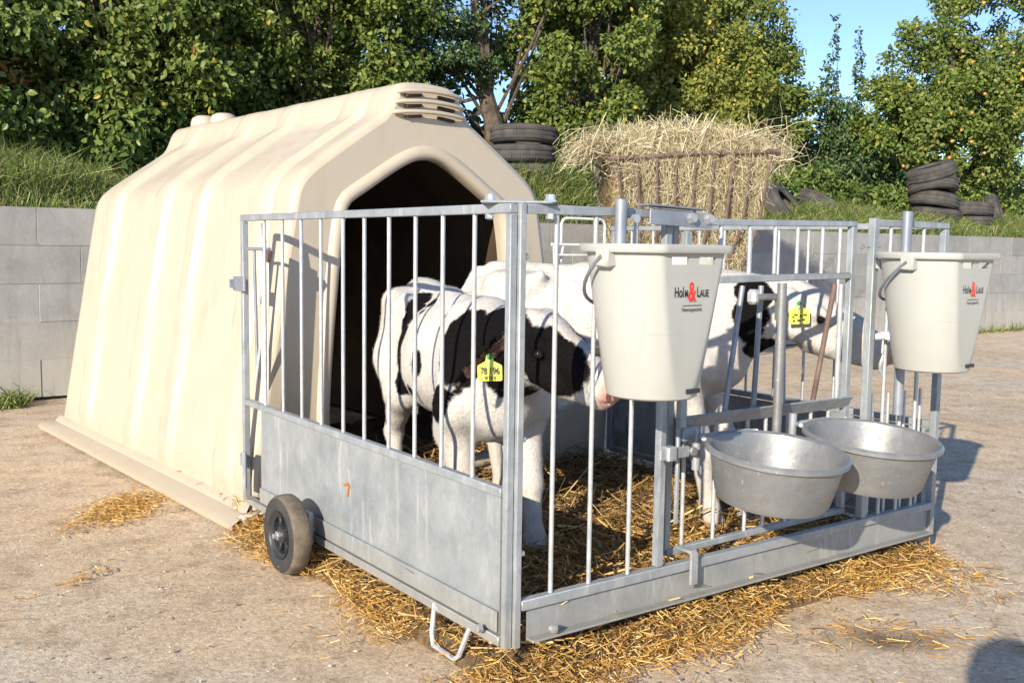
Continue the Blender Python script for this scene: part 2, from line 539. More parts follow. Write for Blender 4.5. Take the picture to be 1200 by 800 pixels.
# ------------------------------------------------------------------ the setting
def axis_steps(a, b, fine0, fine1, df, dc):
    xs = [a]
    while xs[-1] < b:
        x = xs[-1]
        st = df if fine0 <= x <= fine1 else max(df, dc * min(1, .02 + max(fine0 - x, x - fine1, 0) / 40))
        xs.append(x + st)
    return np.array(xs)
gx = axis_steps(-300, 400, -3, 6, .05, 60); gy = axis_steps(-300, 500, -1.7, 5, .05, 60)
def gh(X, Y):
    near = np.clip(1 - np.hypot(X - 1, Y - 1) / 25, 0, 1)
    return near * (.006 * vnoise(X, Y, 2.5, 3) + .002 * vnoise(X, Y, 19, 4)) - .012
grid_mesh('yard_ground', gx, gy, gh, M['ground'], 'structure')

def bank_h(X, Y):
    t = np.clip((Y - 5.2) / 2.6, 0, 1)
    h = 1.13 + .40 * t * t * (3 - 2 * t) + .04 * vnoise(X, Y, 1.6, 9) * np.clip((Y - 5.2) * 2, 0, 1)
    h = h + np.clip((Y - 8) / 20, 0, 1) * .5
    for mx_, my_, mh_, mr_ in ((4.42, 6.0, .41, .62), (11.9, 6.4, .12, .6), (8.85, 6.5, .04, .5)):
        h = h + mh_ * np.exp(-(np.hypot(X - mx_, Y - my_) / mr_) ** 4)
    return h
grid_mesh('grassy_bank', np.arange(-14, 34, .3), np.concatenate([np.arange(5.22, 9, .2), np.arange(9, 40, 1.5)]), bank_h, M['soil'], 'structure')

wall = tag(empty('concrete_block_wall', (5, 5.1, 0)), 'long grey concrete block wall holding back the grassy bank behind the hutch', 'wall')
MB().box((5.0, 5.098, .58), (22.0, .20, 1.14)).build('mortar_core', M['mortar'], wall)
bl = MB().box((0, 0, 0), (.4975, .1, .2335), bev=.002)
blm = None
for row in range(5):
    z = .004 + .118 + row * .2355
    x = -6.0 + (.25 if row % 2 else 0)
    while x < 16.0:
        if blm is None:
            o = bl.build('block', M['block'], None); blm = o.data; o.parent = wall
        else:
            o = bpy.data.objects.new('block', blm); COL.objects.link(o); o.parent = wall
        o.location = Vector((x + .25, 5.045 + random.uniform(-.003, .003), z)) - wall.location
        o.rotation_euler = (0, random.uniform(-.002, .002), random.uniform(-.004, .004))
        x += .5

# grass on the bank
def blades(n, xr, yr, hfun, lmin, lmax, w0, lean=.45, mask=None):
    X = rng.uniform(*xr, n); Y = rng.uniform(*yr, n)
    if mask is not None:
        k = mask(X, Y); X, Y = X[k], Y[k]
    n = len(X)
    Z = hfun(X, Y)
    L = rng.uniform(lmin, lmax, n) * (1 + .5 * np.clip(vnoise(X, Y, 1.5, 21), -1, 1))
    Dn = np.stack([rng.normal(0, lean, n), rng.normal(-.1, lean, n), np.ones(n)], 1); Dn = unit(Dn)
    side = unit(np.cross(Dn, unit(rng.normal(size=(n, 3)))))
    lx = unit(np.stack([rng.normal(size=n), rng.normal(size=n), np.full(n, -.9)], 1))
    B = np.stack([X, Y, Z], 1); W_ = (w0 * rng.uniform(.6, 1.3, n))[:, None]; L = L[:, None]
    p0, p1, p2 = B, B + Dn * L * .55, B + Dn * L * .9 + lx * L * .28
    V = np.stack([p0 - side * W_, p0 + side * W_, p1 + side * W_ * .8, p1 - side * W_ * .8, p2 - side * W_ * .15, p2 + side * W_ * .15], 1)
    b = (np.arange(n) * 6)[:, None]
    F = np.concatenate([b + np.array([[0, 1, 2, 3]]), b + np.array([[3, 2, 5, 4]])], 0)
    return V.reshape(-1, 3), F
Vs, Fs = [], []; kk = 0
for args in (dict(n=42000, xr=(-2.5, 16), yr=(5.2, 7.6), hfun=bank_h, lmin=.10, lmax=.26, w0=.0035),
             dict(n=9000, xr=(-2.5, 17), yr=(5.16, 5.6), hfun=bank_h, lmin=.05, lmax=.15, w0=.003, lean=.8),
             dict(n=9000, xr=(-1.5, 1.6), yr=(5.6, 7.2), hfun=bank_h, lmin=.2, lmax=.42, w0=.0045, lean=.5),
             dict(n=9000, xr=(3.6, 6.2), yr=(5.3, 5.8), hfun=bank_h, lmin=.18, lmax=.36, w0=.004),
             dict(n=15000, xr=(7.8, 14.5), yr=(5.3, 6.3), hfun=bank_h, lmin=.15, lmax=.38, w0=.005)):
    a, b = blades(**args); Vs.append(a); Fs.append(b + kk); kk += len(a)
g = npmesh('bank_grass', np.concatenate(Vs), np.concatenate(Fs), M['grass'])
tag(g, 'long green and straw coloured grass growing on the bank above the wall', 'grass', kind='stuff')
a, b = blades(700, (-.75, -.12), (4.72, 4.98), lambda X, Y: X * 0 - .01, .08, .22, .004, .7)
a2, b2 = blades(500, (10.6, 14), (4.85, 4.99), lambda X, Y: X * 0 - .01, .05, .16, .004, .7)
g = npmesh('weed_tuft', np.concatenate([a, a2]), np.concatenate([b, b2 + len(a)]), M['grass'])
tag(g, 'low green weeds growing along the foot of the block wall', 'weeds', kind='stuff')

# ------------------------------------------------------------------ trees and shrubs
def crown_leaves(clumps, n, L0, W0, up=.4, droop=.5):
    C = np.array([c[:3] for c in clumps]); Rr = np.array([c[3] for c in clumps])
    wgt = Rr ** 2; wgt = wgt / wgt.sum()
    k = rng.choice(len(C), n, p=wgt)
    d = unit(rng.normal(size=(n, 3)))
    rad = Rr[k][:, None] * (rng.uniform(.12, 1, (n, 1)) ** .45) * rng.uniform(.75, 1.15, (n, 1))
    P = C[k] + d * rad * np.array([1, 1, .85])
    nr = unit(d * .8 + rng.normal(size=(n, 3)) * .55 + np.array([-.35, -.35, up]))
    t = unit(rng.normal(size=(n, 3)) * .8 + d * .5 + np.array([0, 0, -droop]))
    L = L0 * rng.uniform(.6, 1.25, n)
    return leaves(P, t, nr, L, L * W0 * rng.uniform(.85, 1.15, n))
def plant(name, label, cat, base, crown, nclump, cr, nleaf, L0, mat, trunk_r=.05, W0=.62, group=None, brown=0, spires=(), stems=1, shell=.45, extra=None, droop=.5):
    """crown: list of ellipsoids (cx,cy,cz,rx,ry,rz)"""
    bz = float(bank_h(np.array(base[0]), np.array(base[1])))
    nleaf = int(nleaf * 1.75); L0 = L0 * .72
    root = tag(empty(name, (base[0], base[1], bz - .05)), label, cat, group)
    cl = []
    if stems > 1: shell = .15; nclump = int(nclump * 1.35); nleaf = int(nleaf * 1.15)
    vol = np.array([c[3] * c[4] * c[5] for c in crown]); vol = vol / vol.sum()
    for i in range(nclump):
        c = crown[rng.choice(len(crown), p=vol)]
        d = unit(rng.normal(size=3)); rr = rng.uniform(shell, 1) ** .6
        q = np.array(c[:3]) + d * rr * np.array(c[3:6])
        cl.append((q[0], q[1], max(q[2], bz + .1), cr * rng.uniform(.6, 1.25)))
    for (sx, sy, z0, z1, r0) in spires:
        for z in np.arange(z0, z1, .12):
            f = 1 - (z - z0) / (z1 - z0)
            cl.append((sx + rng.normal() * .02, sy + rng.normal() * .02, z, r0 * (.35 + .65 * f)))
    V, F = crown_leaves(cl, nleaf, L0, W0, droop=droop)
    o = npmesh('foliage', V, F, mat, root); o['kind'] = 'stuff'
    if brown:
        V, F = crown_leaves(random.sample(cl, max(3, len(cl) // 4)), brown, L0 * 1.2, .4)
        o = npmesh('withered_leaves', V, F, M['leafbrown'], root); o['kind'] = 'stuff'
    tm = MB(); lm = MB()
    cc = np.mean([c[:3] for c in crown], 0)
    for s_ in range(stems):
        ox, oy = (0, 0) if stems == 1 else (rng.uniform(-.35, .35), rng.uniform(-.2, .2))
        top = np.array([cc[0] + ox * 1.5, cc[1] + oy, cc[2] + crown[0][5] * .6])
        p0 = np.array([base[0] + ox, base[1] + oy, bz - .05])
        pts = [p0 + (top - p0) * t + np.array([rng.normal() * .04, rng.normal() * .04, 0]) * (t > 0) for t in np.linspace(0, 1, 7)]
        tm.tube(pts, [trunk_r * (1.25 - t) for t in np.linspace(0, 1.05, 7)], 8)
        for j in range(max(5, 18 // stems)):
            c = cl[rng.integers(len(cl))]; t = rng.uniform(.15, .8)
            a = p0 + (top - p0) * t; e = np.array(c[:3]); md = (a + e) / 2 + np.array([0, 0, -.08])
            r = min(.026, trunk_r * .38 * (1.2 - t))
            lm.tube([a, md, e], [r, r * .6, r * .25], 5)
    tm.build('trunk', M['bark'], root, True)
    lm.build('branches', M['twig'] if stems > 1 else M['bark'], root, True)
    return root
plant('withered_shrub', 'dark shrub with brown withered leaves at the far left behind the wall', 'shrub', (.1, 7.6), [(-.2, 7.6, 2.4, 1.25, .7, 1.1), (-.2, 7.8, 3.6, 1.2, .6, .7)], 110, .25, 15000, .10, M['leafdark'], .03, brown=4200, stems=5)
plant('leafy_shrub', 'broad green shrub behind the back end of the hutch', 'shrub', (1.5, 7.8), [(1.5, 7.8, 2.6, 1.1, .7, 1.2), (1.6, 7.9, 3.9, 1.2, .7, .7)], 120, .26, 17000, .10, M['leafmid'], .035, stems=4, brown=90)
plant('leafy_shrub', 'tall bright green bush rising above the hutch roof ridge', 'shrub', (3.3, 8.0), [(3.2, 8.0, 3.2, 1.3, .8, 1.5), (3.4, 8.1, 4.2, 1.3, .7, .7)], 130, .25, 19000, .09, M['leafmid'], .04, stems=3)
plant('poplar_tree', 'tall tree with a bare dark trunk left of the stacked tyres and loose airy leaves', 'tree', (5.55, 7.9), [(5.0, 8.0, 3.5, .9, .6, 1.0), (5.5, 7.8, 4.6, 1.3, .8, .8), (4.5, 8.0, 2.8, .6, .5, .9)], 110, .20, 15000, .07, M['leafpop'], .12, shell=.1)
plant('pear_tree', 'dense leafy green tree behind the stacked tyres and the hay rack', 'tree', (6.9, 7.8), [(6.6, 7.8, 3.2, 1.0, .8, 1.4), (6.9, 7.9, 4.3, 1.1, .8, .8)], 130, .24, 19000, .095, M['leafmid'], .09)
plant('hazel_bush', 'yellowish green bush behind the right end of the hay rack', 'shrub', (8.9, 8.1), [(8.9, 8.1, 2.9, 1.25, .8, 1.3), (8.6, 8.2, 4.0, 1.0, .7, .95)], 130, .25, 19000, .09, M['leafbright'], .04, stems=4)
plant('pear_tree', 'dark green upright tree between the yellowish bush and the spired sapling', 'tree', (10.6, 8.7), [(10.6, 8.6, 2.9, 1.1, .8, 1.2), (10.25, 8.5, 4.0, .95, .6, 1.0)], 160, .24, 22000, .09, M['leafmid'], .06)
plant('plum_sapling', 'young tree with two slender leafy spires against the sky', 'tree', (12.4, 8.4), [(12.1, 8.3, 2.5, .8, .7, .9), (12.9, 8.2, 2.4, .7, .6, .8)], 80, .22, 11000, .085, M['leafpop'], .05, spires=((12.1, 8.3, 3.0, 4.6, .14), (12.75, 8.3, 2.9, 4.5, .15), (11.75, 8.2, 2.9, 3.7, .12)))
ap = plant('apple_tree', 'spreading apple tree with orange fruit at the right edge above the tyres', 'tree', (14.3, 7.5), [(14.2, 7.4, 3.1, 1.5, .9, 1.35), (15.2, 7.4, 4.3, 1.7, .9, 1.5), (12.75, 7.3, 2.6, 1.0, .6, 1.0), (13.3, 7.4, 3.6, 1.1, .7, 1.1)], 230, .27, 29000, .10, M['leafmid'], .11, droop=.3)
apm = MB().lathe([(0, -.036), (.024, -.03), (.04, 0), (.03, .028), (.006, .03), (0, .026)], (0, 0, 0), seg=10, closed=False).build('apple', M['apple'], None, 'all')
first = True
for i in range(38):
    c = [(14.2, 7.4, 3.0, 1.4, .9, 1.2), (15.0, 7.4, 4.2, 1.4, .9, 1.2), (12.9, 7.3, 2.3, .6, .5, .6)][i % 3]
    d = unit(rng.normal(size=3) * np.array([1, .5, 1]) + np.array([-.4, -1.1, -.1]))
    q = np.array(c[:3]) + d * np.array(c[3:]) * rng.uniform(.98, 1.12)
    if i < 1: o = apm
    else: o = bpy.data.objects.new('apple', apm.data); COL.objects.link(o)
    o.parent = ap; o.location = Vector(q) - ap.location; o.scale = (rng.uniform(.6, 1.0),) * 3
# nettles and low shrubs at the hedge foot, and a darker wood behind
cl = [(x, 7.3 + rng.uniform(-.3, .5), 1.75 + rng.uniform(-.15, .25), rng.uniform(.16, .3)) for x in np.arange(-2, 16.5, .13)]
V, F = crown_leaves(cl, 26000, .075, .6)
tag(npmesh('undergrowth', V, F, M['leafdark']), 'low dark nettles and brambles along the foot of the hedge', 'undergrowth', kind='stuff')
cl = [(x, rng.uniform(9.6, 11.5), z + rng.uniform(-.2, .2), rng.uniform(.4, .7)) for x in np.arange(-4, 27, .45) for z in np.arange(1.7, 5.4 if x < 7.0 else (4.3 if x < 11 else 2.9), .5)]
cl = [c for c in cl if not (5.6 < c[0] < 7.6 and c[2] > 2.6)]
V, F = crown_leaves(cl, 60000, .17, .6)
tag(npmesh('far_wood', V, F, M['leafdark']), 'dense dark wood seen through the gaps of the hedge', 'wood', kind='stuff')

# ------------------------------------------------------------------ old tyres on the bank
def tyre_mesh(R, wd, rim=.6, seg=36, mat=None, name='tyre'):
    ri = R * rim; h = wd / 2
    prof = [(ri, -h * .72), (ri + .015, -h * .95), (R * .86, -h), (R * .96, -h * .82), (R, -h * .6), (R * 1.006, -h * .3), (R * .992, -h * .27), (R * 1.006, -h * .2), (R * 1.006, h * .2), (R * .992, h * .27), (R * 1.006, h * .3), (R, h * .6), (R * .96, h * .82), (R * .86, h), (ri + .015, h * .95), (ri, h * .72), (ri + .02, h * .5), (R * .9, h * .4), (R * .9, -h * .4), (ri + .02, -h * .5)]
    b = MB().lathe(prof, (0, 0, 0), seg=seg)
    for k in range(seg * 2):       # tread lugs
        a = math.pi * k / seg
        for s_ in (-1, 1):
            c = Vector((math.cos(a) * R * 1.004, math.sin(a) * R * 1.004, s_ * h * .48))
            b.box(c, (.012, R * .055, h * .3), Matrix.Rotation(a, 3, 'Z'))
    return b
tp = None
def place_tyre(x, y, z, tilt, label, R=.31, wd=.2, group='old tyres stacked on the bank', rz=None):
    global tp
    if tp is None:
        tp = tyre_mesh(.31, .2).build('tyre', M['oldrubber'], None, True); o = tp
    else:
        o = bpy.data.objects.new('tyre', tp.data); COL.objects.link(o)
    o.scale = (R / .31, R / .31, wd / .2)
    o.location = (x, y, z); o.rotation_euler = (tilt[0], tilt[1], random.uniform(0, 6) if rz is None else rz)
    tag(o, label, 'tyre', group)
    return o
bx, by = 4.40, 5.95
for k, (lb, dx) in enumerate((('bottom tyre of the left stack, half sunk in grass beside the hutch roof', .03), ('middle tyre from the ground of the left stack, just under the top one', -.01), ('top tyre of the left stack, with a chunky tread', .02))):
    place_tyre(bx + dx, by, 1.665 + k * .172, (.02 * (-1) ** k, .015 * k), lb, .315, .165)
for k, lb in enumerate(('bottom tyre of the leaning stack under the apple tree', 'second tyre from the ground in the leaning stack', 'third tyre from the ground in the leaning stack', 'top tyre of the leaning stack, its bright opening tilted to the sky')):
    place_tyre(11.95 - k * .055, 6.35, 1.50 + k * .195, (.06, -.10 - .07 * k), lb, .33, .2)
place_tyre(12.78, 6.3, 1.40, (.0, .0), 'lower tyre of the short pile right of the leaning stack', .31, .2)
place_tyre(12.74, 6.3, 1.60, (.05, -.04), 'upper tyre of the short pile right of the leaning stack', .31, .2)
place_tyre(13.33, 6.25, 1.58, (1.25, .0), 'tyre standing on edge behind the short pile at the far right', .27, .17, rz=.4)
place_tyre(8.85, 6.5, 1.50, (.9, .15), 'tyre lying tilted in the grass right behind the hay rack', .34, .22, rz=.2)
place_tyre(9.85, 6.7, 1.44, (.7, .3), 'large tyre half hidden in tall grass between the hay rack and the leaning stack', .42, .22, rz=.9)

# ------------------------------------------------------------------ the plastic hutch
TH = D2R(3.6)
HO = Vector((.752, 1.60, 0))
def HW(x, y, z):
    """hutch local (x to the right, y backwards) to world"""
    return (HO[0] + x * math.cos(TH) - y * math.sin(TH), HO[1] + x * math.sin(TH) + y * math.cos(TH), z)
hutch = tag(empty('calf_hutch', tuple(HO)), 'large cream plastic calf hutch with ribbed sides, open door and roof vents', 'hutch')
half = [(.750, .05), (.690, .40), (.624, .78), (.566, 1.12), (.550, 1.19), (.503, 1.245), (.345, 1.355), (.212, 1.445), (.182, 1.475), (.150, 1.56), (.128, 1.588), (.09, 1.60), (0, 1.605)]
def resample(poly, n):
    p = np.array(poly, float); d = np.r_[0, np.cumsum(np.hypot(*np.diff(p, axis=0).T))]
    t = np.linspace(0, d[-1], n)
    return np.stack([np.interp(t, d, p[:, 0]), np.interp(t, d, p[:, 1])], 1)
def chaikin(p, k=2):
    for _ in range(k):
        q = [p[0]]
        for a, b in zip(p[:-1], p[1:]):
            q += [a * .75 + b * .25, a * .25 + b * .75]
        q.append(p[-1]); p = np.array(q)
    return p
NP = 61
hr = resample(chaikin(np.array(half), 2), NP)
full = np.concatenate([hr * np.array([-1, 1]), hr[::-1][1:]])           # left base -> ridge -> right base
tang = np.gradient(full, axis=0); nrm = unit(np.stack([-tang[:, 1], tang[:, 0]], 1))
if nrm[5, 0] > 0: nrm = -nrm
arc = np.r_[0, np.cumsum(np.hypot(*np.diff(full, axis=0).T))]; arc /= arc[-1]
sfrac = np.minimum(arc, 1 - arc) * 2          # 0 at base, 1 at ridge
LEN = 2.28
def sstep(x, a, b):
    t = np.clip((x - a) / (b - a), 0, 1); return t * t * (3 - 2 * t)
ribs = [(.235, .085), (.80, .075), (1.23, .08), (1.86, .085)]
def ribh(y, s):
    """outward relief of the shell at length y, profile fraction s"""
    top = 1 - sstep(s, .80, .97)
    h = 0
    for c, wd in ribs:
        yy = y - c - .05 * (s > 0) * s
        h = h + .030 * sstep(-abs(yy), -wd, -wd * .72)
    # broad panels bulge a little between the ribs
    h = h + .012 * np.sin(np.clip((y - .3) / .55, 0, 1) * math.pi) + .008 * np.sin(np.clip((y - 1.3) / .5, 0, 1) * math.pi)
    h = h + .018 * (1 - sstep(y, .13, .19))            # raised band round the front edge
    return h * top * sstep(s, .0, .06)
ys = np.unique(np.r_[0, .006, .018, .035, np.linspace(.06, LEN - .10, 96), LEN - .07, LEN - .04, LEN - .015, LEN])
def edge_in(y):
    a = 0
    if y < .035: a = .030 * (1 - math.sqrt(max(0, 1 - (1 - y / .035) ** 2)))
    e = LEN - y
    if e < .07: a = max(a, .07 * (1 - math.sqrt(max(0, 1 - (1 - e / .07) ** 2))))
    return a
R_ = []
for y in ys:
    h = np.array([ribh(y, s) for s in sfrac]) - edge_in(y)
    P2 = full + nrm * h[:, None]
    P2[0, 1] = P2[-1, 1] = .05
    R_.append([HW(p[0], y, p[1]) for p in P2])
shell = MB()
n1 = len(full)
vs = [v for ring in R_ for v in ring]
fs = []
for i in range(len(ys) - 1):
    for j in range(n1 - 1):
        fs.append((i * n1 + j, (i + 1) * n1 + j, (i + 1) * n1 + j + 1, i * n1 + j + 1))
shell.add(vs, fs)
# back wall fan
k = len(R_) - 1
bk = [v for v in R_[k]]
cen = HW(0, LEN + .01, .75)
shell.add(bk + [cen], [(j, n1, j + 1) for j in range(n1 - 1)])
# front wall with the door opening
door_half = [(.02, .115), (.22, .118), (.34, .13), (.415, .19), (.440, .30), (.422, .60), (.388, .95), (.366, 1.095), (.350, 1.135), (.30, 1.165), (.13, 1.275), (.055, 1.308), (.02, 1.313), (0, 1.314)]
dr = resample(chaikin(np.array(door_half[1:]), 1), NP)
door = np.concatenate([dr * np.array([-1, 1]), dr[::-1][1:]])
dt = np.gradient(door, axis=0); dn = unit(np.stack([-dt[:, 1], dt[:, 0]], 1))
if dn[20, 0] > 0: dn = -dn
def dring(off, y):
    q = door + dn * off
    return [HW(p[0], y, max(p[1], .02)) for p in q]
front0 = [HW(*(full[j] + nrm[j] * (ribh(0, sfrac[j]) - edge_in(0)))[[0]], 0, (full[j] + nrm[j] * (ribh(0, sfrac[j]) - edge_in(0)))[1]) for j in range(n1)]
rings = [R_[0]]
inner = dring(.052, .0)
# blend rings between outer outline and door surround so that mapping stays even
for t in (.33, .66): rings.append([tuple(np.array(a) * (1 - t) + np.array(b) * t) for a, b in zip(R_[0], inner)])
rings += [inner, dring(.044, -.008), dring(.036, -.015), dring(.022, -.018), dring(.008, -.014), dring(.0, -.004), dring(-.003, .02), dring(.004, .06)]
fv = [v for r in rings for v in r]
ff = []
for i in range(len(rings) - 1):
    for j in range(n1 - 1):
        ff.append((i * n1 + j, i * n1 + j + 1, (i + 1) * n1 + j + 1, (i + 1) * n1 + j))
sill_l, sill_r = len(fv), len(fv) + 1
shell.add(fv, [tuple(reversed(q)) for q in ff])
# strip below the door sill
sx = door[0][0]
for (x0, x1) in ((sx, -sx),):
    N_ = 14; A = []
    for i in range(N_ + 1):
        x = x0 + (x1 - x0) * i / N_
        A += [HW(x, .0, .02), HW(x, -.018, .055), HW(x, -.022, .09), HW(x, -.008, .118), HW(x, .05, .10)]
    shell.add(A, [(i * 5 + j, (i + 1) * 5 + j, (i + 1) * 5 + j + 1, i * 5 + j + 1) for i in range(N_) for j in range(4)])
shell.build('shell', M['hutch'], hutch, True)
# base flange
fl = MB(); A = []
bp = [(-.75, -.0)] + [(-.75, y) for y in np.linspace(.0, LEN, 24)] + [(.75, y) for y in np.linspace(LEN, 0, 24)] 
outl = []
for i, (x, y) in enumerate(bp[1:]):
    sgn = -1 if x < 0 else 1
    outl.append((x, y, sgn))
for (x, y, sgn) in outl:
    oy = -.05 if y < .01 else (.07 if y > LEN - .01 else 0)
    for (dx, z) in ((-.012, .012), (.085, .004), (.088, .022), (.070, .034), (.02, .045), (.0, .072), (-.012, .075)):
        A.append(HW(x + sgn * dx, y + oy * (1 if dx > .03 else (.2 if dx > 0 else 0)), z))
nq = 7; no = len(outl)
fl.add(A, [(i * nq + j, (i + 1) * nq + j, (i + 1) * nq + (j + 1), i * nq + (j + 1)) for i in range(no - 1) for j in range(nq - 1)])
for sg in (-1, 1):
    x0, x1 = sorted((sg * .43, sg * .80))
    fl.box(HW((x0 + x1) / 2, -.012, .026), (x1 - x0, .05, .045), Matrix.Rotation(TH, 3, 'Z'), .012)
fl.build('base_flange', M['hutch'], hutch, True)
# flared lower skirt of the hutch front at the right
sk = MB(); A = []
px_ = np.linspace(1.17, 1.67, 22)
for x in px_:
    t = (x - 1.17) / .5; top = .06 + .27 * math.sin(min(1, t * 1.15) * math.pi * .5) ** .8
    A += [(x, 1.592, .0), (x, 1.575, top - .02), (x, 1.582, top), (x, 1.61, top - .004)]
sk.add(A, [(i * 4 + j, (i + 1) * 4 + j, (i + 1) * 4 + j + 1, i * 4 + j + 1) for i in range(21) for j in range(3)])
sk.build('front_skirt', M['hutch'], hutch, True)
# inner skin, coloured dark to stand for the shade inside
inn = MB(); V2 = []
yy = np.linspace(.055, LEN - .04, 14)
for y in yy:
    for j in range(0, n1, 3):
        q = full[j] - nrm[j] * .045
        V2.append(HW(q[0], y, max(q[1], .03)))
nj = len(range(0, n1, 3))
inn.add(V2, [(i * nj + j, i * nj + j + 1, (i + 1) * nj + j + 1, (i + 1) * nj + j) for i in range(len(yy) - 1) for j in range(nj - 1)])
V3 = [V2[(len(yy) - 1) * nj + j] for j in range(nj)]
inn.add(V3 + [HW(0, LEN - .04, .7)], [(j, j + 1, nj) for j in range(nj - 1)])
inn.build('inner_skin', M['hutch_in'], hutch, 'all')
# roof vent block at the front with six slots
vb = MB()
for k_, z in enumerate((1.488, 1.527, 1.566)):
    hw_ = .165 - k_ * .010
    pts = [HW(hw_ * math.cos(a) * 1.0, -.006 - .028 * math.sin(a), z - .010 * abs(math.cos(a)) ** 2) for a in np.linspace(math.pi, 0, 13)]
    vb.tube(pts, .0085, 8)
vb.build('vent_hood', M['hutch'], hutch, 'all')
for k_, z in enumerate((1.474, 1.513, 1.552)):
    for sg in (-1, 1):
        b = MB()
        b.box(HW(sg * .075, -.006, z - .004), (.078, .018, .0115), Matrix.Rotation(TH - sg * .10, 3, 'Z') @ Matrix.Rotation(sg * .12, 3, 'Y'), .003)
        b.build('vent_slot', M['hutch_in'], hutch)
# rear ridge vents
for dy, dx in ((2.02, -.05), (1.84, -.02)):
    b = MB()
    b.lathe([(0, .052), (.04, .05), (.062, .036), (.07, .012), (.07, -.02), (0, -.02)], HW(dx, dy, 1.60), seg=20, closed=False)
    v_ = b.build('ridge_vent', M['hutch'], hutch, 'all')

# ------------------------------------------------------------------ the pen
pen = tag(empty('calf_pen', (.84, .8, 0)), 'galvanised steel calf pen with sheet side panel, barred gate and transport wheel', 'pen')
W, D, H = 1.68, 1.58, 1.08
def sq(b, a, c, s=.035, bev=.003, s2=None):
    """square tube between two points"""
    a = Vector(a); c = Vector(c); d = c - a; L = d.length; d.normalize()
    z = d; x = Vector((0, 0, 1)).cross(z)
    if x.length < .1: x = Vector((1, 0, 0))
    x.normalize(); y = z.cross(x)
    R = Matrix((x, y, z)).transposed()
    b.box((a + c) / 2, (s, s2 or s, L), R, bev)
def rod(par, a, c, r=.008, name='bar', mat='bar', seg=10):
    o = MB().tube([a, c], r, seg)
    return o.build(name, M[mat], par, True)
# left side panel  (plane x=0)
lp = MB()
sq(lp, (0, -.004, H - .011), (0, D, H - .011), .021, .002)
sq(lp, (0, D - .012, .085), (0, D - .012, H - .023), .021, .002)
sq(lp, (0, .005, .083), (0, .005, H - .023), .019, .002)
sq(lp, (0, .02, .438), (0, D - .024, .438), .021, .002)
sq(lp, (0, .02, .095), (0, D - .024, .095), .023, .002)
left = lp.build('side_panel', M['galv'], pen, True, label='left panel with a tall solid sheet and a wheel')
sh = MB(); sh.box((.004, .735, .265), (.004, 1.40, .315))
sh.box((-.004, .735, .135), (.006, 1.40, .05), bev=.002)
sh.build('sheet', M['sheet'], left)
for y in (1.39, 1.244, 1.101, .963, .818, .689, .551, .415, .286, .149):
    rod(left, (0, y, .447), (0, y, H - .021), .0056)
# '7' mark on the sheet
mk = MB(); mk.box((-.0005, .80, .300), (.004, .03, .006), Matrix.Rotation(-.35, 3, 'X')); mk.box((-.0005, .787, .283), (.004, .006, .036), Matrix.Rotation(.3, 3, 'X'))
mk.build('painted_seven', M['rustpaint'], left)
# corner posts + top plate
fr = MB()
sq(fr, (.0195, -.005, .083), (.0195, -.005, H + .001), .017, .002)
post = fr.build('corner_post', M['galv'], pen, True)
cp = MB(); cp.box((.035, .035, H + .004), (.16, .05, .006), Matrix.Rotation(D2R(-36), 3, 'Z'), .002)
cpo = cp.build('corner_plate', M['galv'], pen)
for (x, y) in ((-.0, .09), (.095, -.008)):
    b = MB(); b.lathe([(0, .014), (.010, .014), (.011, .003), (.014, .002), (.014, -.003), (0, -.003)], (x, y, H + .008), seg=6, closed=False)
    b.build('bolt', M['bolt'], pen)
    MB().lathe([(0, 0), (.010, 0), (.010, -.012), (0, -.016)], (x, y, H - .020), seg=6, closed=False).build('nut', M['bolt'], pen)
for z in (.965, .30, .56):
    b = MB(); b.lathe([(0, .009), (.007, .009), (.007, 0), (0, 0)], (.028, -.005, z), (1, 0, 0), 8, False); b.build('bolt', M['bolt'], pen)
for (x, y, ax) in ((.11, -.022, (0, -1, 0)), (-.024, .07, (-1, 0, 0))):
    b = MB(); b.lathe([(0, .014), (.010, .012), (.010, 0), (0, 0)], (x, y, .115), ax, 8, False); b.build('bolt', M['bolt'], pen)
# foot bracket
MB().tube([(-.008, .300, .10), (-.030, .275, .04), (-.034, .262, .012), (-.034, .165, .010), (-.032, .150, .022), (-.010, .138, .09)], .0065, 8).build('foot_bracket', M['bar'], pen, True)
# transport wheel
wc = Vector((-.095, 1.000, .120))
wt = MB()
pr = [(.070, -.024), (.078, -.029), (.098, -.031), (.111, -.028), (.118, -.019), (.1195, 0), (.118, .019), (.111, .028), (.098, .031), (.078, .029), (.070, .024)]
wt.lathe(pr, wc, (1, 0, 0), 48)
wt.m = [1 if False else 0] * len(wt.f)
tread_idx = {3, 4, 5, 6}
wt.m = [1 if (i % len(pr)) in tread_idx else 0 for i in range(len(wt.f))]
wheel = wt.build('wheel', [M['rubber'], M['dusty']], pen, True)
wr = MB(); wr.lathe([(.071, -.030), (.066, -.024), (.056, -.020), (.054, -.006), (.030, -.006), (.026, -.022), (.012, -.026), (.012, .02), (.071, .024)], wc, (1, 0, 0), 40)
for k in range(5):
    a = k * 2 * math.pi / 5
    wr.box(wc + Vector((-.014, math.cos(a) * .042, math.sin(a) * .042)), (.010, .032, .010), Matrix.Rotation(a, 3, 'X'), .002)
wr.build('rim', M['blackp'], wheel, True)
b = MB(); b.lathe([(0, .045), (.008, .045), (.009, .034), (.014, .034), (.014, .026), (0, .026)], wc, (-1, 0, 0), 6, False)
b.tube([wc, (0, wc[1], wc[2])], .009, 8)
b.build('axle_bolt', M['bolt'], wheel)
wr = MB(); wr.box((-.03, wc[1], wc[2] + .01), (.02, .05, .10), bev=.003); wr.build('axle_bracket', M['galvdark'], pen)
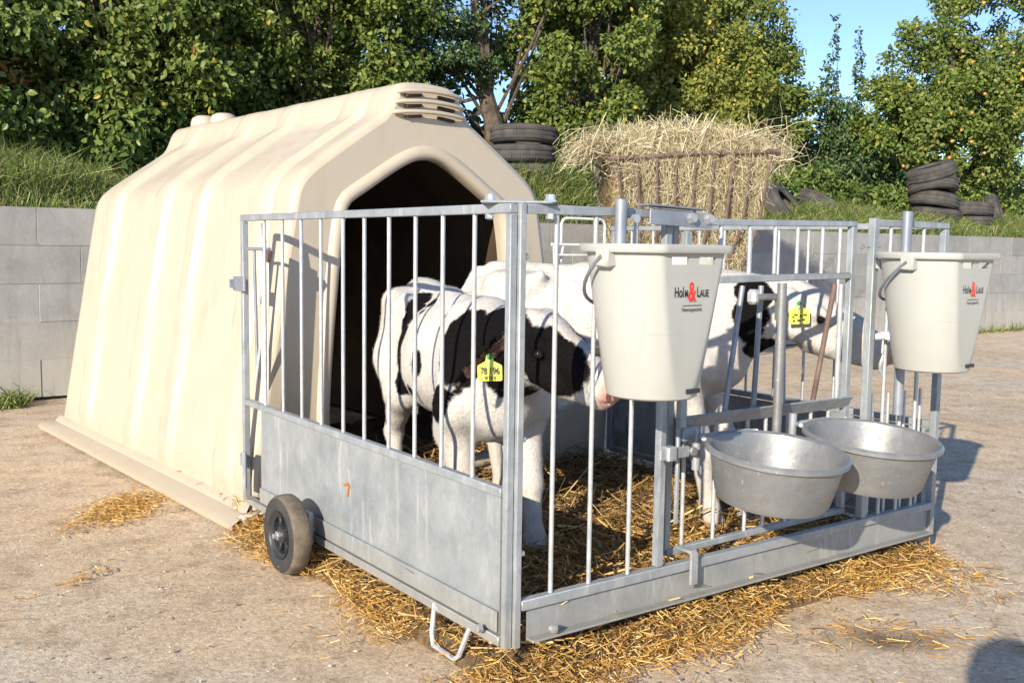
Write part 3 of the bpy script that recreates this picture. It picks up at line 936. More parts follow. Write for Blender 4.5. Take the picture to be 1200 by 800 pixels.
# clamp strap, latch rods and hinges at the hutch end of the left panel
b = MB(); b.box((.035, 1.475, .70), (.006, .055, .58), Matrix.Rotation(.03, 3, 'X'), .002); b.build('clamp_strap', M['strap'], pen)
rod(pen, (.012, 1.56, .965), (.03, 1.42, .965), .006, 'latch_rod', 'galvdark')
rod(pen, (.02, 1.455, 1.05), (.03, 1.455, .975), .006, 'latch_rod', 'galvdark')
rod(pen, (.02, 1.53, .96), (.03, 1.535, .52), .0055, 'latch_rod', 'galvdark')
rod(pen, (.05, 1.45, .95), (.02, 1.53, .50), .0055, 'latch_rod', 'bar')
b = MB(); b.box((.03, 1.435, .945), (.02, .03, .04), Matrix.Rotation(.4, 3, 'X'), .004); b.build('latch_knob', M['rackrust'], pen)
b = MB(); b.box((-.022, D - .02, .845), (.008, .10, .05), bev=.002); b.box((-.032, D + .02, .845), (.016, .012, .03)); b.build('clamp_bracket', M['galvdark'], pen)
b = MB(); b.box((-.018, D - .03, .235), (.008, .05, .045), bev=.002); b.tube([(-.024, D - .055, .14), (-.024, D - .055, .27)], .008, 8); b.build('hinge', M['galv'], pen)

# front panel (plane y=0)
b = MB()
sq(b, (.029, 0, H - .011), (.470, 0, H - .011), .021, .002)
sq(b, (1.312, 0, H - .011), (W - .0, 0, H - .011), .020, .002)
sq(b, (.030, -.002, .180), (W - .018, -.002, .180), .024, .002)
sq(b, (.462, .0, .193), (.462, .0, H - .023), .021, .002)
sq(b, (1.300, .0, .193), (1.300, .0, H + .003), .0235, .002)
sq(b, (W - .012, .0, .085), (W - .012, .0, H - .022), .022, .002)
frontp = b.build('front_panel', M['galv'], pen, True, label='fixed front frame with the low steel beam')
b = MB(); b.box((.855, .002, .130), (1.60, .004, .080)); b.box((.855, -.012, .094), (1.60, .026, .006), bev=.002)
b.build('beam_sheet', M['sheet'], frontp)
for x in (.121, .236, .361):
    rod(frontp, (x, 0, .192), (x, 0, H - .021), .0058)
for x in (1.385, 1.475, 1.555):
    rod(frontp, (x, 0, .192), (x, 0, H - .021), .0058)
for x in (1.345, 1.43, 1.515, 1.60):
    rod(frontp, (x, .012, .180), (x, .012, .56), .005)
# poles that carry buckets and bowls
rod(pen, (.285, -.030, .675), (.285, -.030, 1.098), .0140, 'holder_pole', 'galvdark', 16)
rod(pen, (1.412, -.034, .50), (1.412, -.034, 1.105), .0150, 'holder_pole', 'galvdark', 16)
rod(pen, (.845, -.045, .50), (.845, -.045, .900), .0125, 'holder_pole', 'alu', 16)
for (x, y) in ((.325, -.03),):
    b = MB(); b.lathe([(0, .012), (.011, .012), (.011, 0), (0, 0)], (x, y - .0, 1.055), (0, -1, 0), 6, False); b.build('bolt', M['bolt'], pen)
# gate, hung a hand's width behind the beam
gy_ = .042
b = MB()
gp = lambda x, z, dy=0: (x, gy_ + dy, z)
sq(b, gp(.505, 1.053), gp(1.270, 1.066), .017, .002)
sq(b, gp(.528, .214), gp(.528, 1.044), .021, .002)
sq(b, gp(1.256, .222), gp(1.256, 1.057), .021, .002)
sq(b, gp(.540, .905), gp(1.244, .915), .024, .002, .018)
sq(b, gp(.530, .205), gp(1.270, .212), .018, .002)
gate = b.build('gate', M['galv'], pen, True, label='barred feeding gate with a middle rail')
b = MB(); b.box((.90, gy_ - .02, .545), (.70, .045, .005), Matrix.Rotation(-.9, 3, 'X')); b.build('shelf_strip', M['galv'], gate)
for x in (.588, .705, .830, .905, 1.00, 1.10, 1.18):
    rod(gate, gp(x, .213), gp(x, .535), .0056)
for x in (.70, .812, .915, 1.01, 1.12, 1.20):
    rod(gate, gp(x, .922), gp(x, 1.050), .0056)
for (x0, x1, nm, mt_) in ((.79, .735, 'headlock_bar', 'galvdark'), (.865, .85, 'headlock_bar', 'galvdark'), (.955, .975, 'headlock_bar', 'galvdark'), (1.185, 1.105, 'headlock_bar', 'rackrust'), (1.215, 1.215, 'headlock_bar', 'bar')):
    rod(gate, gp(x0, .89), gp(x1, .55), .0075, nm, mt_)
# hooked headlock pipe beside the pole
MB().tube([(.80, .0, .86), (.83, -.005, .862), (.862, -.01, .862), (.874, -.01, .852), (.876, -.01, .80)], .0095, 10).build('headlock_hook', M['alu'], gate, True)
b = MB(); b.box((.800, .012, .862), (.03, .03, .04), bev=.008); b.build('pivot_block', M['bar'], gate)
# hook of the gate over the beam
b = MB(); b.box((.565, -.027, .175), (.026, .008, .085), bev=.002); b.box((.565, .004, .218), (.026, .06, .008), bev=.002); b.build('gate_hook', M['galv'], gate)
# latch channel along the top and square locking bar
b = MB(); RZ = Matrix.Rotation(D2R(0), 3, 'Z')
b.box((.475, -.036, 1.058), (.21, .004, .036), Matrix.Rotation(.03, 3, 'Y'), .001); b.box((.465, -.012, 1.0865), (.20, .044, .004), Matrix.Rotation(.03, 3, 'Y'), .001); b.box((.50, .020, 1.066), (.14, .004, .036), bev=.001)
b.build('latch_channel', M['galvdark'], pen)
for x in (.505, .565):
    b = MB(); b.lathe([(0, .014), (.010, .014), (.010, .004), (.014, .004), (.014, 0), (0, 0)], (x, -.038, 1.060), (0, -1, 0), 6, False); b.build('bolt', M['bolt'], pen)
b = MB(); sq(b, (.505, -.026, .545), (.505, -.026, 1.03), .020, .002); sq(b, (.50, -.022, .30), (.50, -.022, .545), .010, .002)
b.build('locking_bar', M['galv'], pen, True)
b = MB(); b.box((.475, -.035, .485), (.10, .008, .028), bev=.002); b.box((.462, -.03, .485), (.03, .03, .036), bev=.003); b.build('latch_handle', M['galv'], pen)
b = MB(); b.lathe([(0, .012), (.011, .012), (.011, 0), (0, 0)], (.535, -.035, .485), (0, -1, 0), 6, False); b.build('bolt', M['bolt'], pen)
# chain tie on the gate's hinge post
b = MB()
for k in range(4): b.tube([Vector((1.275 + k * .012, .02 - .01 * k, 1.0)) + Vector((math.cos(a) * .009, (k % 2) * math.sin(a) * .006, ((k + 1) % 2) * math.sin(a) * .006)) for a in np.linspace(0, 2 * math.pi, 9)[:-1]], .002, 5, closed=True)
b.build('tie_chain', M['galvdark'], pen)
# right side panel (plane x=W)
b = MB()
sq(b, (W, .012, H - .011), (W, D, H - .011), .020, .002)
sq(b, (W, D - .016, .09), (W, D - .016, H - .022), .02, .002)
sq(b, (W, .015, .438), (W, D - .027, .438), .020, .002)
sq(b, (W, .015, .095), (W, D - .027, .095), .022, .002)
right = b.build('side_panel', M['galv'], pen, True, label='right panel seen from inside the pen')
MB().box((W + .004, .79, .265), (.004, 1.50, .315)).build('sheet', M['sheet'], right)
for y in np.linspace(.13, 1.45, 11): rod(right, (W, y, .447), (W, y, H - .021), .0052)
b = MB(); sq(b, (W - .03, D - .06, .10), (W - .03, D - .06, .50), .02); b.box((W - .035, D - .10, .36), (.01, .10, .03)); b.box((W - .035, D - .12, .22), (.01, .06, .06)); b.build('hinge', M['galvdark'], pen)
# teat guard rings
def teat(x, z):
    b = MB()
    b.tube([(x, 0, z + .02), (x + .015, .02, z + .022), (x + .05, .01, z + .018), (x + .065, -.01, z + .015)], .006, 8)
    b.tube([(x + .05, .012, z + .01), (x + .045, .03, z - .03), (x + .03, .035, z - .07), (x + .01, .02, z - .09), (x - .0, .005, z - .095)], .0055, 8)
    b.build('teat_guard', M['bar'], pen, True)
teat(.236, .725); teat(1.385, .715)

# ------------------------------------------------------------------ buckets
def make_bucket(c, label, n_and):
    c = Vector(c)
    root = tag(empty('milk_bucket', tuple(c)), label, 'bucket', 'white teat buckets hung on the front of the pen')
    Ht, rb, rt, dfl = .325, .098, .150, .114
    seg = 112; rows = [0, .004, .012] + list(np.linspace(.03, Ht - .050, 12)) + [Ht - .036, Ht - .020, Ht - .006, Ht]
    def rad(z): return rb + (rt - rb) * (z / Ht) ** .92 - (.006 if z < .004 else 0)
    def pt(k, z, off=0):
        a = 2 * math.pi * k / seg
        r = rad(z) + off
        x, y = r * math.cos(a), r * math.sin(a)
        dd = dfl * .86 + .020 * (z / Ht) + off
        if y < -dd:
            y = -dd
        return Vector((x, y, z)) + c
    V_ = []; F_ = []; n_ = len(rows)
    for off in (0, -.004):
        for k in range(seg):
            for z in rows: V_.append(pt(k, z, off))
    def isslot(k, i):
        z0 = rows[i]
        if abs(z0 - (Ht - .036)) > 1e-6: return False
        a = 2 * math.pi * (k + .5) / seg
        x = rad(z0) * math.cos(a)
        if math.sin(a) > -.5: return False
        return .020 < abs(x) < .062
    for k in range(seg):
        k2 = (k + 1) % seg
        for i in range(n_ - 1):
            a_, b_, c_, d_ = k * n_ + i, k2 * n_ + i, k2 * n_ + i + 1, k * n_ + i + 1
            s0 = seg * n_
            if isslot(k, i):
                continue
            F_.append((a_, b_, c_, d_)); F_.append((s0 + a_, s0 + d_, s0 + c_, s0 + b_))
        F_.append((k * n_ + n_ - 1, k2 * n_ + n_ - 1, seg * n_ + k2 * n_ + n_ - 1, seg * n_ + k * n_ + n_ - 1))
    mb = MB(); mb.add(V_, F_)
    mb.add([pt(k, 0) for k in range(seg)], [tuple(range(seg))[::-1]])
    mb.add([pt(k, .008, -.003) for k in range(seg)], [tuple(range(seg))])
    # rolled rim flange
    R1 = []
    prof = [(.001, -.012), (.012, -.012), (.015, -.008), (.015, .002), (.011, .006), (-.004, .005)]
    for k in range(seg):
        for (o_, dz) in prof:
            q = pt(k, Ht - .0001, o_); R1.append(q + Vector((0, 0, dz)))
    m_ = len(prof)
    mb.add(R1, [(k * m_ + i, ((k + 1) % seg) * m_ + i, ((k + 1) % seg) * m_ + i + 1, k * m_ + i + 1) for k in range(seg) for i in range(m_ - 1)])
    body = mb.build('body', M['bucket'], root, True)
    # lugs and handle
    for sg in (-1, 1):
        MB().box(c + Vector((sg * (rt + .001), -.012, Ht - .022)), (.030, .040, .042), bev=.004).build('handle_lug', M['bucket'], root, True)
    MB().box(c + Vector((0, rt * .98, Ht - .030)), (.12, .020, .03), bev=.004).build('hanging_ledge', M['bucket'], root, True)
    hp = []
    for a in np.linspace(0, math.pi, 22):
        xx = -math.cos(a) * (rt + .018); dd_ = math.sin(a)
        hp.append(c + Vector((xx, -.012 + dd_ * .10 * 1.0 + .0, Ht - .022 - dd_ * .05)))
    # bail hangs down round the left and back of the bucket
    hp = [c + Vector((-(rt + .017) * math.cos(a), -.015 + .155 * math.sin(a), Ht - .02 - .115 * math.sin(a))) for a in np.linspace(0, math.pi, 24)]
    MB().tube(hp, .0042, 8).build('handle', M['galvdark'], root, True)
    # small drain slot near the bottom of the flat face
    MB().box(c + Vector((.025, -(dfl * .86 + .003), .020)), (.042, .004, .010), bev=.001).build('drain_slot', M['blackp'], root)
    # print on the flat face
    zf = .222
    def fy(z): return -(dfl * .86 + .020 * (z / Ht)) - .0012
    def P(x, z): return c + Vector((x, fy(z), z))
    text_mesh('lettering', 'Hol', .030, M['ink'], P(-.0235, zf), (1, 0, 0), (0, 0, 1), root, .62, .0005, align='RIGHT')
    text_mesh('lettering', 'M', .021, M['ink'], P(-.0165, zf), (1, 0, 0), (0, 0, 1), root, .62, .0005, align='CENTER')
    text_mesh('lettering', 'L', .030, M['ink'], P(.0145, zf), (1, 0, 0), (0, 0, 1), root, .62, .0005, align='LEFT')
    text_mesh('lettering', 'AUE', .021, M['ink'], P(.024, zf), (1, 0, 0), (0, 0, 1), root, .68, .0005, align='LEFT')
    text_mesh('ampersand', '&', .058, M['red'], P(.000, zf - .008), (1, 0, 0), (0, 0, 1), root, .62, .0014, lift=.0012)
    text_mesh('lettering', 'Fütterungstechnik', .0105, M['ink'], P(.0035, zf - .030), (1, 0, 0), (0, 0, 1), root, .78, .0001)
    MB().box(P(.0035, zf - .018) + Vector((0, .0004, 0)), (.055, .0016, .0011)).build('print_line', M['ink'], root)
    # teat at the back
    MB().tube([c + Vector((0, .10, .08)), c + Vector((0, .15, .085)), c + Vector((0, .20, .075))], [.016, .013, .009], 12).build('teat', M['rubber'] if n_and == 0 else M['white_tube'], root, True)
    return root
make_bucket((.252, -.180, .665), 'pale grey plastic teat bucket hanging next to the pen corner, larger in view', 0)
make_bucket((1.345, -.175, .655), 'pale grey plastic teat bucket hanging above the farther feed bowl', 1)

# ------------------------------------------------------------------ feed bowls
def make_bowl(c, tilt, label, Rb=.172, roll=0):
    root = tag(empty('feed_bowl', tuple(c)), label, 'bowl', 'round metal feed bowls hung on the front of the pen')
    ax = Matrix.Rotation(tilt, 3, 'X') @ Matrix.Rotation(roll, 3, 'Y') @ Vector((0, 0, 1))
    hb = .125
    pr = [(0, -hb + .004), (Rb * .70, -hb + .004), (Rb * .80, -hb + .016), (Rb * .93, -.012), (Rb * .95, -.002), (Rb * 1.0, .003), (Rb * 1.035, -.003), (Rb * 1.035, -.011), (Rb * 1.0, -.012), (Rb * .965, -.010), (Rb * .825, -hb + .012), (Rb * .78, -hb - .001), (Rb * .70, -hb - .004), (0, -hb - .004)]
    b = MB(); b.lathe(pr, c, ax, 72, False)
    b.build('bowl', M['alu'], root, True)
    b = MB()
    d, u, v = frame3(ax)
    back = Vector(c) + (Vector((0, 1, 0)) - ax * ax[1]).normalized() * Rb * 1.0
    b.tube([back + Vector((-.10, -.02, -.004)), back + Vector((-.06, .03, -.01)), back + Vector((.06, .03, -.01)), back + Vector((.10, -.02, -.004))], .006, 8)
    b.build('hanger', M['bar'], root, True)
    return root
make_bowl((.630, -.225, .510), D2R(6), 'grey metal feed bowl, the nearer of the two, half in shadow inside', .166)
make_bowl((1.015, -.220, .505), D2R(6), 'grey metal feed bowl at the right, partly behind the nearer bowl', .172)
b = MB(); b.tube([(.568, -.02, .43), (.568, -.02, .54)], .011, 10); b.box((.545, -.01, .525), (.06, .03, .035), bev=.003); b.build('bowl_bracket', M['galv'], pen, True)
b = MB(); b.tube([(.93, -.03, .46), (.93, -.03, .545)], .011, 10); b.build('bowl_bracket', M['galv'], pen, True)
# ------------------------------------------------------------------ calves: one smooth skin grown from a distance field
_C8 = [(i, j, k) for i in (0, 1) for j in (0, 1) for k in (0, 1)]
def surface_nets(F, org, h):
    """F: 3-D array of distances; returns vertices and quads"""
    ins = F < 0
    nx, ny, nz = F.shape
    cnt = sum(ins[i:nx - 1 + i, j:ny - 1 + j, k:nz - 1 + k].astype(np.int8) for i, j, k in _C8)
    act = (cnt > 0) & (cnt < 8)
    idx = -np.ones(act.shape, np.int64); ii = np.argwhere(act); idx[act] = np.arange(len(ii))
    acc = np.zeros((len(ii), 3)); num = np.zeros(len(ii))
    ed = [(a, b) for a in _C8 for b in _C8 if sum(abs(p - q) for p, q in zip(a, b)) == 1 and a < b]
    for a, b in ed:
        fa = F[ii[:, 0] + a[0], ii[:, 1] + a[1], ii[:, 2] + a[2]]; fb = F[ii[:, 0] + b[0], ii[:, 1] + b[1], ii[:, 2] + b[2]]
        c = (fa < 0) != (fb < 0)
        t = np.where(c, fa / np.where(fa - fb == 0, 1, fa - fb), 0)
        p = np.array(a)[None] + t[:, None] * (np.array(b) - np.array(a))[None]
        acc[c] += p[c]; num[c] += 1
    V = (ii + acc / num[:, None]) * h + org
    Q = []
    for ax in range(3):
        sl = [slice(1, -1)] * 3; s2 = list(sl)
        sl[ax] = slice(0, -1); s2[ax] = slice(1, None)
        a = ins[tuple(sl)]; b = ins[tuple(s2)]
        w_ = np.argwhere(a != b); fl_ = a[a != b]
        base = w_ + 1; base[:, ax] -= 1
        u, v = (ax + 1) % 3, (ax + 2) % 3
        def at(du, dv):
            q = base.copy(); q[:, u] -= du; q[:, v] -= dv
            return idx[q[:, 0], q[:, 1], q[:, 2]]
        q = np.stack([at(1, 1), at(0, 1), at(0, 0), at(1, 0)], 1)
        q[~fl_] = q[~fl_][:, ::-1]
        Q.append(q)
    Q = np.concatenate(Q); Q = Q[(Q >= 0).all(1)]
    return V, Q
def smin(a, b, k):
    h = np.clip(.5 + .5 * (b - a) / k, 0, 1)
    return b * (1 - h) + a * h - k * h * (1 - h)
class Field:
    def __init__(s, lo, hi, h):
        s.h = h; s.lo = np.array(lo, float)
        n = np.ceil((np.array(hi) - s.lo) / h).astype(int)
        s.ax = [s.lo[i] + h * np.arange(n[i]) for i in range(3)]
        s.F = np.full(n, 1.0, np.float32)
    def _box(s, lo, hi, m):
        r = []
        for i in range(3):
            a = int(max(0, np.searchsorted(s.ax[i], lo[i] - m))); b = int(min(len(s.ax[i]), np.searchsorted(s.ax[i], hi[i] + m)))
            r.append(slice(a, b))
        X, Y, Z = np.meshgrid(s.ax[0][r[0]], s.ax[1][r[1]], s.ax[2][r[2]], indexing='ij')
        return tuple(r), np.stack([X, Y, Z], -1)
    def put(s, sl, d, k, carve=False):
        if carve: s.F[sl] = -smin(-s.F[sl], d, k)
        else: s.F[sl] = smin(s.F[sl], d, k)
    def cap(s, a, b, ra, rb, k=.03, carve=False):
        a = np.array(a, float); b = np.array(b, float); m = max(ra, rb) + k * 1.5 + .02
        sl, P = s._box(np.minimum(a, b), np.maximum(a, b), m)
        ab = b - a; t = np.clip(((P - a) @ ab) / max(ab @ ab, 1e-9), 0, 1)
        d = np.linalg.norm(P - a - t[..., None] * ab, axis=-1) - (ra + (rb - ra) * t)
        s.put(sl, d, k, carve)
    def ell(s, c, ax, r, k=.04, carve=False):
        """ax: rows are the unit axes"""
        c = np.array(c, float); A = np.array(ax, float); r = np.array(r, float)
        sl, P = s._box(c - r.max(), c + r.max(), k * 1.5 + .02)
        q = (P - c) @ A.T
        k0 = np.linalg.norm(q / r, axis=-1); k1 = np.linalg.norm(q / (r * r), axis=-1)
        d = k0 * (k0 - 1) / np.maximum(k1, 1e-6)
        s.put(sl, d, k, carve)
def n3(P, sc, seed):
    r = np.random.default_rng(seed); o = 0; a = 1.
    for k in range(4):
        v = unit(r.normal(size=3)); w_ = unit(r.normal(size=3)); f = sc * 1.9 ** k
        o = o + a * np.sin(f * (P @ v) + r.uniform(0, 6)) * np.cos(f * (P @ w_) + r.uniform(0, 6)); a *= .55
    return o
def make_calf(label, rump, fdir, hgt, P, Nn, spots, colsel, ear_l, ear_r, legs, tagpos, pink, length=1.0, pitch=0.0, h=.0062, tagoff=.010, hscale=1.0):
    f = np.array([*fdir, 0.]); f /= np.linalg.norm(f); l = np.array([-f[1], f[0], 0]); up = np.array([0, 0, 1.])
    o = np.array([rump[0], rump[1], 0.])
    k_ = hgt / .90
    def L(s_, t, z): return o + f * s_ * length + l * t + up * z * k_ * (1 - pitch * max(0., s_))
    P = np.array(P, float); Nn = np.array(Nn, float)
    pts = [L(0, .2, 0), L(0, -.2, 0), L(.95, .2, 1.0), L(.95, -.2, 1.0), P, Nn]
    lo = np.min(pts, 0) - .22; hi = np.max(pts, 0) + .22; lo[2] = -.01
    G = Field(lo, hi, h)
    A3 = [f, l, up]
    tl = unit(np.array([*(f * .98)[:2], -.10]))
    G.ell(L(.40, 0, .665), A3, (.345 * length, .170, .182 * k_), .03)                 # barrel
    G.ell(L(.40, 0, .61), A3, (.26 * length, .162, .158 * k_), .05)
    G.ell(L(.13, 0, .735), A3, (.17, .150, .135), .06)                              # pelvis
    G.ell(L(.66, 0, .64), A3, (.19, .146, .200 * k_), .06)                          # chest
    for t in (-1, 1):
        G.cap(L(.10, t * .115, .805), L(.22, t * .095, .80), .040, .035, .05)        # hip bone to loin
        G.cap(L(.24, t * .125, .835), L(.20, t * .12, .80), .018, .03, .03)           # hook bone
        G.cap(L(.02, t * .055, .795), L(.06, t * .06, .77), .022, .03, .03)           # pin bone
        G.cap(L(.60, t * .06, .835), L(.70, t * .125, .56), .05, .062, .05)          # shoulder blade
        G.cap(L(.70, t * .125, .56), L(.64, t * .115, .46), .062, .052, .045)        # upper arm
    G.cap(L(.05, 0, .845), L(.35, 0, .835), .032, .035, .05)
    G.cap(L(.35, 0, .835), L(.66, 0, .86), .035, .042, .05)                         # spine to withers
    nb = L(.70, 0, .77); nb2 = L(.74, 0, .64)
    d = unit(Nn - P); hl = np.linalg.norm(Nn - P)
    hu = unit(up - d * (up @ d)); hs = np.cross(hu, d)                               # hs points to the calf's left
    nk = P + d * .03 - hu * .05
    G.cap(nb, nk, .112, .078, .06)
    G.cap(nb2, P + d * .05 - hu * .09, .10, .058, .06)
    G.cap(L(.76, 0, .56), L(.74, 0, .66), .07, .09, .05)                             # brisket
    # legs
    for (side, ph, sh_, dz) in legs:                                                # (left +1 / right -1, 'h'/'f', shift along the body, lift)
        t = side
        if ph == 'h':
            x = sh_
            G.ell(L(.115, t * .095, .62), A3, (.125, .070, .165), .05)
            G.cap(L(.13, t * .11, .60), L(.205 + x * .3, t * .125, .50), .085, .062, .05)
            G.cap(L(.205 + x * .3, t * .125, .50), L(.055 + x * .7, t * .112, .335), .058, .031, .035)
            G.cap(L(.035 + x * .7, t * .110, .365), L(.05 + x * .7, t * .112, .32), .018, .030, .02)
            G.cap(L(.055 + x * .7, t * .112, .33), L(.070 + x, t * .112, .12), .029, .0215, .02)
            G.cap(L(.070 + x, t * .112, .12), L(.075 + x, t * .112, .095), .029, .029, .02)
            G.cap(L(.078 + x, t * .112, .09), L(.105 + x, t * .112, .045), .026, .028, .02)
            fx = .105 + x
        else:
            x = sh_
            G.cap(L(.645 + x * .3, t * .110, .47), L(.665 + x * .7, t * .100, .30), .056, .039, .04)
            G.ell(L(.668 + x * .7, t * .100, .285), A3, (.036, .034, .046), .02)
            G.cap(L(.665 + x * .7, t * .100, .27), L(.665 + x, t * .098, .12), .034, .027, .02)
            G.cap(L(.667 + x, t * .098, .12), L(.672 + x, t * .098, .095), .034, .034, .02)
            G.cap(L(.675 + x, t * .098, .09), L(.695 + x, t * .098, .048), .031, .033, .02)
            fx = .695 + x
        # cloven hoof: two claws
        for c_ in (-1, 1):
            G.cap(L(fx - .012, t * .105 + c_ * .014, .022), L(fx + .022, t * .105 + c_ * .013, .014), .020, .014, .006)
    # tail
    G.cap(L(.0, 0, .835), L(-.045, 0, .76), .026, .020, .03)
    G.cap(L(-.045, 0, .76), L(-.05, .01, .52), .020, .014, .01)
    G.cap(L(-.05, .01, .52), L(-.03, .015, .36), .022, .012, .015)
    # navel fold and flank tuck
    G.cap(L(.34, 0, .47), L(.44, 0, .45), .03, .02, .05)
    # head
    HA = [d, hs, hu]
    hh = hl / .34 * hscale
    Q = lambda a, b, c: P + d * a * hh + hs * b * hh + hu * c * hh
    G.ell(Q(.065, 0, -.055), HA, (.105, .076, .078), .035)
    G.cap(Q(.07, 0, -.030), Q(.20, 0, -.030), .055, .040, .03)
    G.cap(Q(.16, 0, -.050), Q(.285, 0, -.052), .050, .043, .03)
    G.ell(Q(.300, 0, -.055), HA, (.042, .048, .042), .02)                           # muzzle
    G.cap(Q(.11, .0, -.115), Q(.285, 0, -.090), .040, .026, .03)                     # lower jaw
    for t in (-1, 1):
        G.cap(Q(.055, t * .045, -.095), Q(.16, t * .030, -.105), .040, .024, .03)      # cheek
        G.ell(Q(.105, t * .060, -.030), HA, (.030, .016, .022), .02)                  # brow
        G.ell(Q(.118, t * .073, -.043), HA, (.019, .014, .013), .006, True)           # eye socket
        G.ell(Q(.330, t * .026, -.040), HA, (.010, .008, .012), .006, True)           # nostril
        G.ell(Q(.01, t * .025, .012), HA, (.03, .022, .014), .02)                     # poll bumps
    G.ell(Q(.335, 0, -.082), HA, (.022, .040, .004), .006, True)                      # mouth slit
    for t, tip in ((1, ear_l), (-1, ear_r)):
        rt_ = Q(.015, t * .060, -.020); tip = np.array(tip, float)
        e = unit(tip - rt_); le = np.linalg.norm(tip - rt_)
        en = unit(d * .75 - hu * .25 - e * (e @ (d * .75 - hu * .25))); eb = np.cross(e, en)
        G.cap(rt_, rt_ + e * .03, .022, .018, .02)
        G.ell(rt_ + e * le * .55, [e, eb, en], (le * .50, .040, .011), .012)
        G.ell(rt_ + e * le * .55 + en * .012, [e, eb, en], (le * .40, .027, .009), .006, True)
        if tagpos == t: tg = (rt_ + e * le * .50 + en * .010, e, eb, en)
    V, Qd = surface_nets(G.F, G.lo, G.h)
    V += n3(V, 22, 5)[:, None] * .0009
    root = tag(empty('calf', (float(L(.4, 0, 0)[0]), float(L(.4, 0, 0)[1]), 0)), label, 'calf', 'black and white calves in the pen')
    body = npmesh('body', V, Qd, M['coat'], root, True)
    sm = body.modifiers.new('s', 'SMOOTH'); sm.factor = .5; sm.iterations = 3
    dg = bpy.context.evaluated_depsgraph_get(); me2 = bpy.data.meshes.new_from_object(body.evaluated_get(dg))
    body.modifiers.clear(); old = body.data; body.data = me2; me2.name = 'body'; bpy.data.meshes.remove(old)
    # coat colours painted at the places the patches have on this animal
    co_ = np.empty(len(me2.vertices) * 3, np.float32); me2.vertices.foreach_get('co', co_)
    W_ = co_.reshape(-1, 3) + np.array(root.location)
    white = np.array([.70, .655, .59]); black = np.array([.007, .006, .0055])
    pnt = np.tile(white, (len(W_), 1))
    loc = np.stack([((W_ - o) @ f) / length, (W_ - o) @ l, W_[:, 2] / k_], 1)
    hd = np.stack([(W_ - P) @ d, (W_ - P) @ hs, (W_ - P) @ hu], 1) / hh
    # thin skinned pinkish areas and stable dirt on the legs
    dirt = np.clip((.30 - W_[:, 2]) / .3, 0, 1) * .45 + np.clip(.14 + n3(W_, 14, 8) * .12, 0, .35)
    belly = np.clip((.56 - loc[:, 2]) * 6, 0, 1) * np.clip((loc[:, 0] - .15) * 6, 0, 1) * np.clip((.62 - loc[:, 0]) * 6, 0, 1)
    dirt = np.clip(dirt + belly * .35, 0, .7)[:, None]
    pnt = pnt * (1 - dirt) + np.array([.46, .36, .25]) * dirt
    jit = n3(W_, 26, 3) * .09 + n3(W_, 85, 4) * .07
    m_ = np.zeros(len(W_))
    for sp in spots:
        kind, c, r = sp[0], np.array(sp[1]), np.array(sp[2])
        X = {'b': loc, 'h': hd, 'w': W_}[kind]
        q = X - c
        if len(sp) > 3:      # rotation in the (first,last) plane
            a = math.radians(sp[3]); q = np.stack([q[:, 0] * math.cos(a) + q[:, 2] * math.sin(a), q[:, 1], -q[:, 0] * math.sin(a) + q[:, 2] * math.cos(a)], 1)
        m_ = np.maximum(m_, np.clip((1 + jit - np.linalg.norm(q / r, axis=1)) * 14 + .5, 0, 1))
    for c, r in colsel:       # white marks that interrupt the black, in head space
        q = (hd - np.array(c)) / np.array(r)
        m_ = np.minimum(m_, 1 - np.clip((1 + jit - np.linalg.norm(q, axis=1)) * 14 + .5, 0, 1))
    pnt = pnt * (1 - m_[:, None]) + black * m_[:, None]
    pk = np.clip((hd[:, 0] - (.300 + .02 * jit * 5)) * 40, 0, 1) * (np.abs(hd[:, 1]) < .08) * (np.abs(hd[:, 2]) < .14) * (hd[:, 0] < .42)
    pnt = pnt * (1 - pk[:, None] * pink) + np.array([.62, .33, .26]) * pk[:, None] * pink
    # inside of the ears
    for t, tip in ((1, ear_l), (-1, ear_r)):
        rt_ = Q(.015, t * .060, -.020); tip = np.array(tip, float); e = unit(tip - rt_); le = np.linalg.norm(tip - rt_)
        en = unit(d * .75 - hu * .25 - e * (e @ (d * .75 - hu * .25))); eb = np.cross(e, en)
        q = W_ - (rt_ + e * le * .5)
        inside = (np.abs(q @ e) < le * .36) & (np.abs(q @ eb) < .024) & ((q @ en) > -.004) & ((q @ en) < .03)
        streak = .5 + .5 * np.sin((q @ eb) * 420 + n3(W_, 60, 2) * 2)
        cc_ = np.array([.34, .20, .15]) * (.4 + .6 * streak[:, None]); pnt[inside] = cc_[inside]
    hoof = W_[:, 2] < .034
    pnt[hoof] = np.array([.12, .09, .06])
    att = me2.color_attributes.new('coat', 'FLOAT_COLOR', 'POINT')
    att.data.foreach_set('color', np.concatenate([pnt, np.ones((len(pnt), 1))], 1).astype(np.float32).ravel())
    # short lying hair over the whole skin
    vn = np.empty(len(me2.vertices) * 3, np.float32); me2.vertices.foreach_get('normal', vn); vn = vn.reshape(-1, 3)
    ok = np.where((W_[:, 2] > .05) & (pk < .2))[0]
    k = rng.choice(ok, 52000); nn = vn[k]
    bk = -np.where((np.linalg.norm(W_[k] - P, axis=1) < .45 * hh)[:, None], d, f) * .9 - up * .45 + rng.normal(size=(len(k), 3)) * .35
    tg_ = unit(bk - nn * np.sum(bk * nn, 1)[:, None])
    hdv = unit(tg_ + nn * rng.uniform(.05, .22, (len(k), 1))); hL = rng.uniform(.007, .013, len(k)) * np.clip(W_[k][:, 2] * 3, .5, 1)
    hw = unit(np.cross(hdv, nn)) * .00055
    c0 = W_[k] + rng.normal(size=(len(k), 3)) * .0018
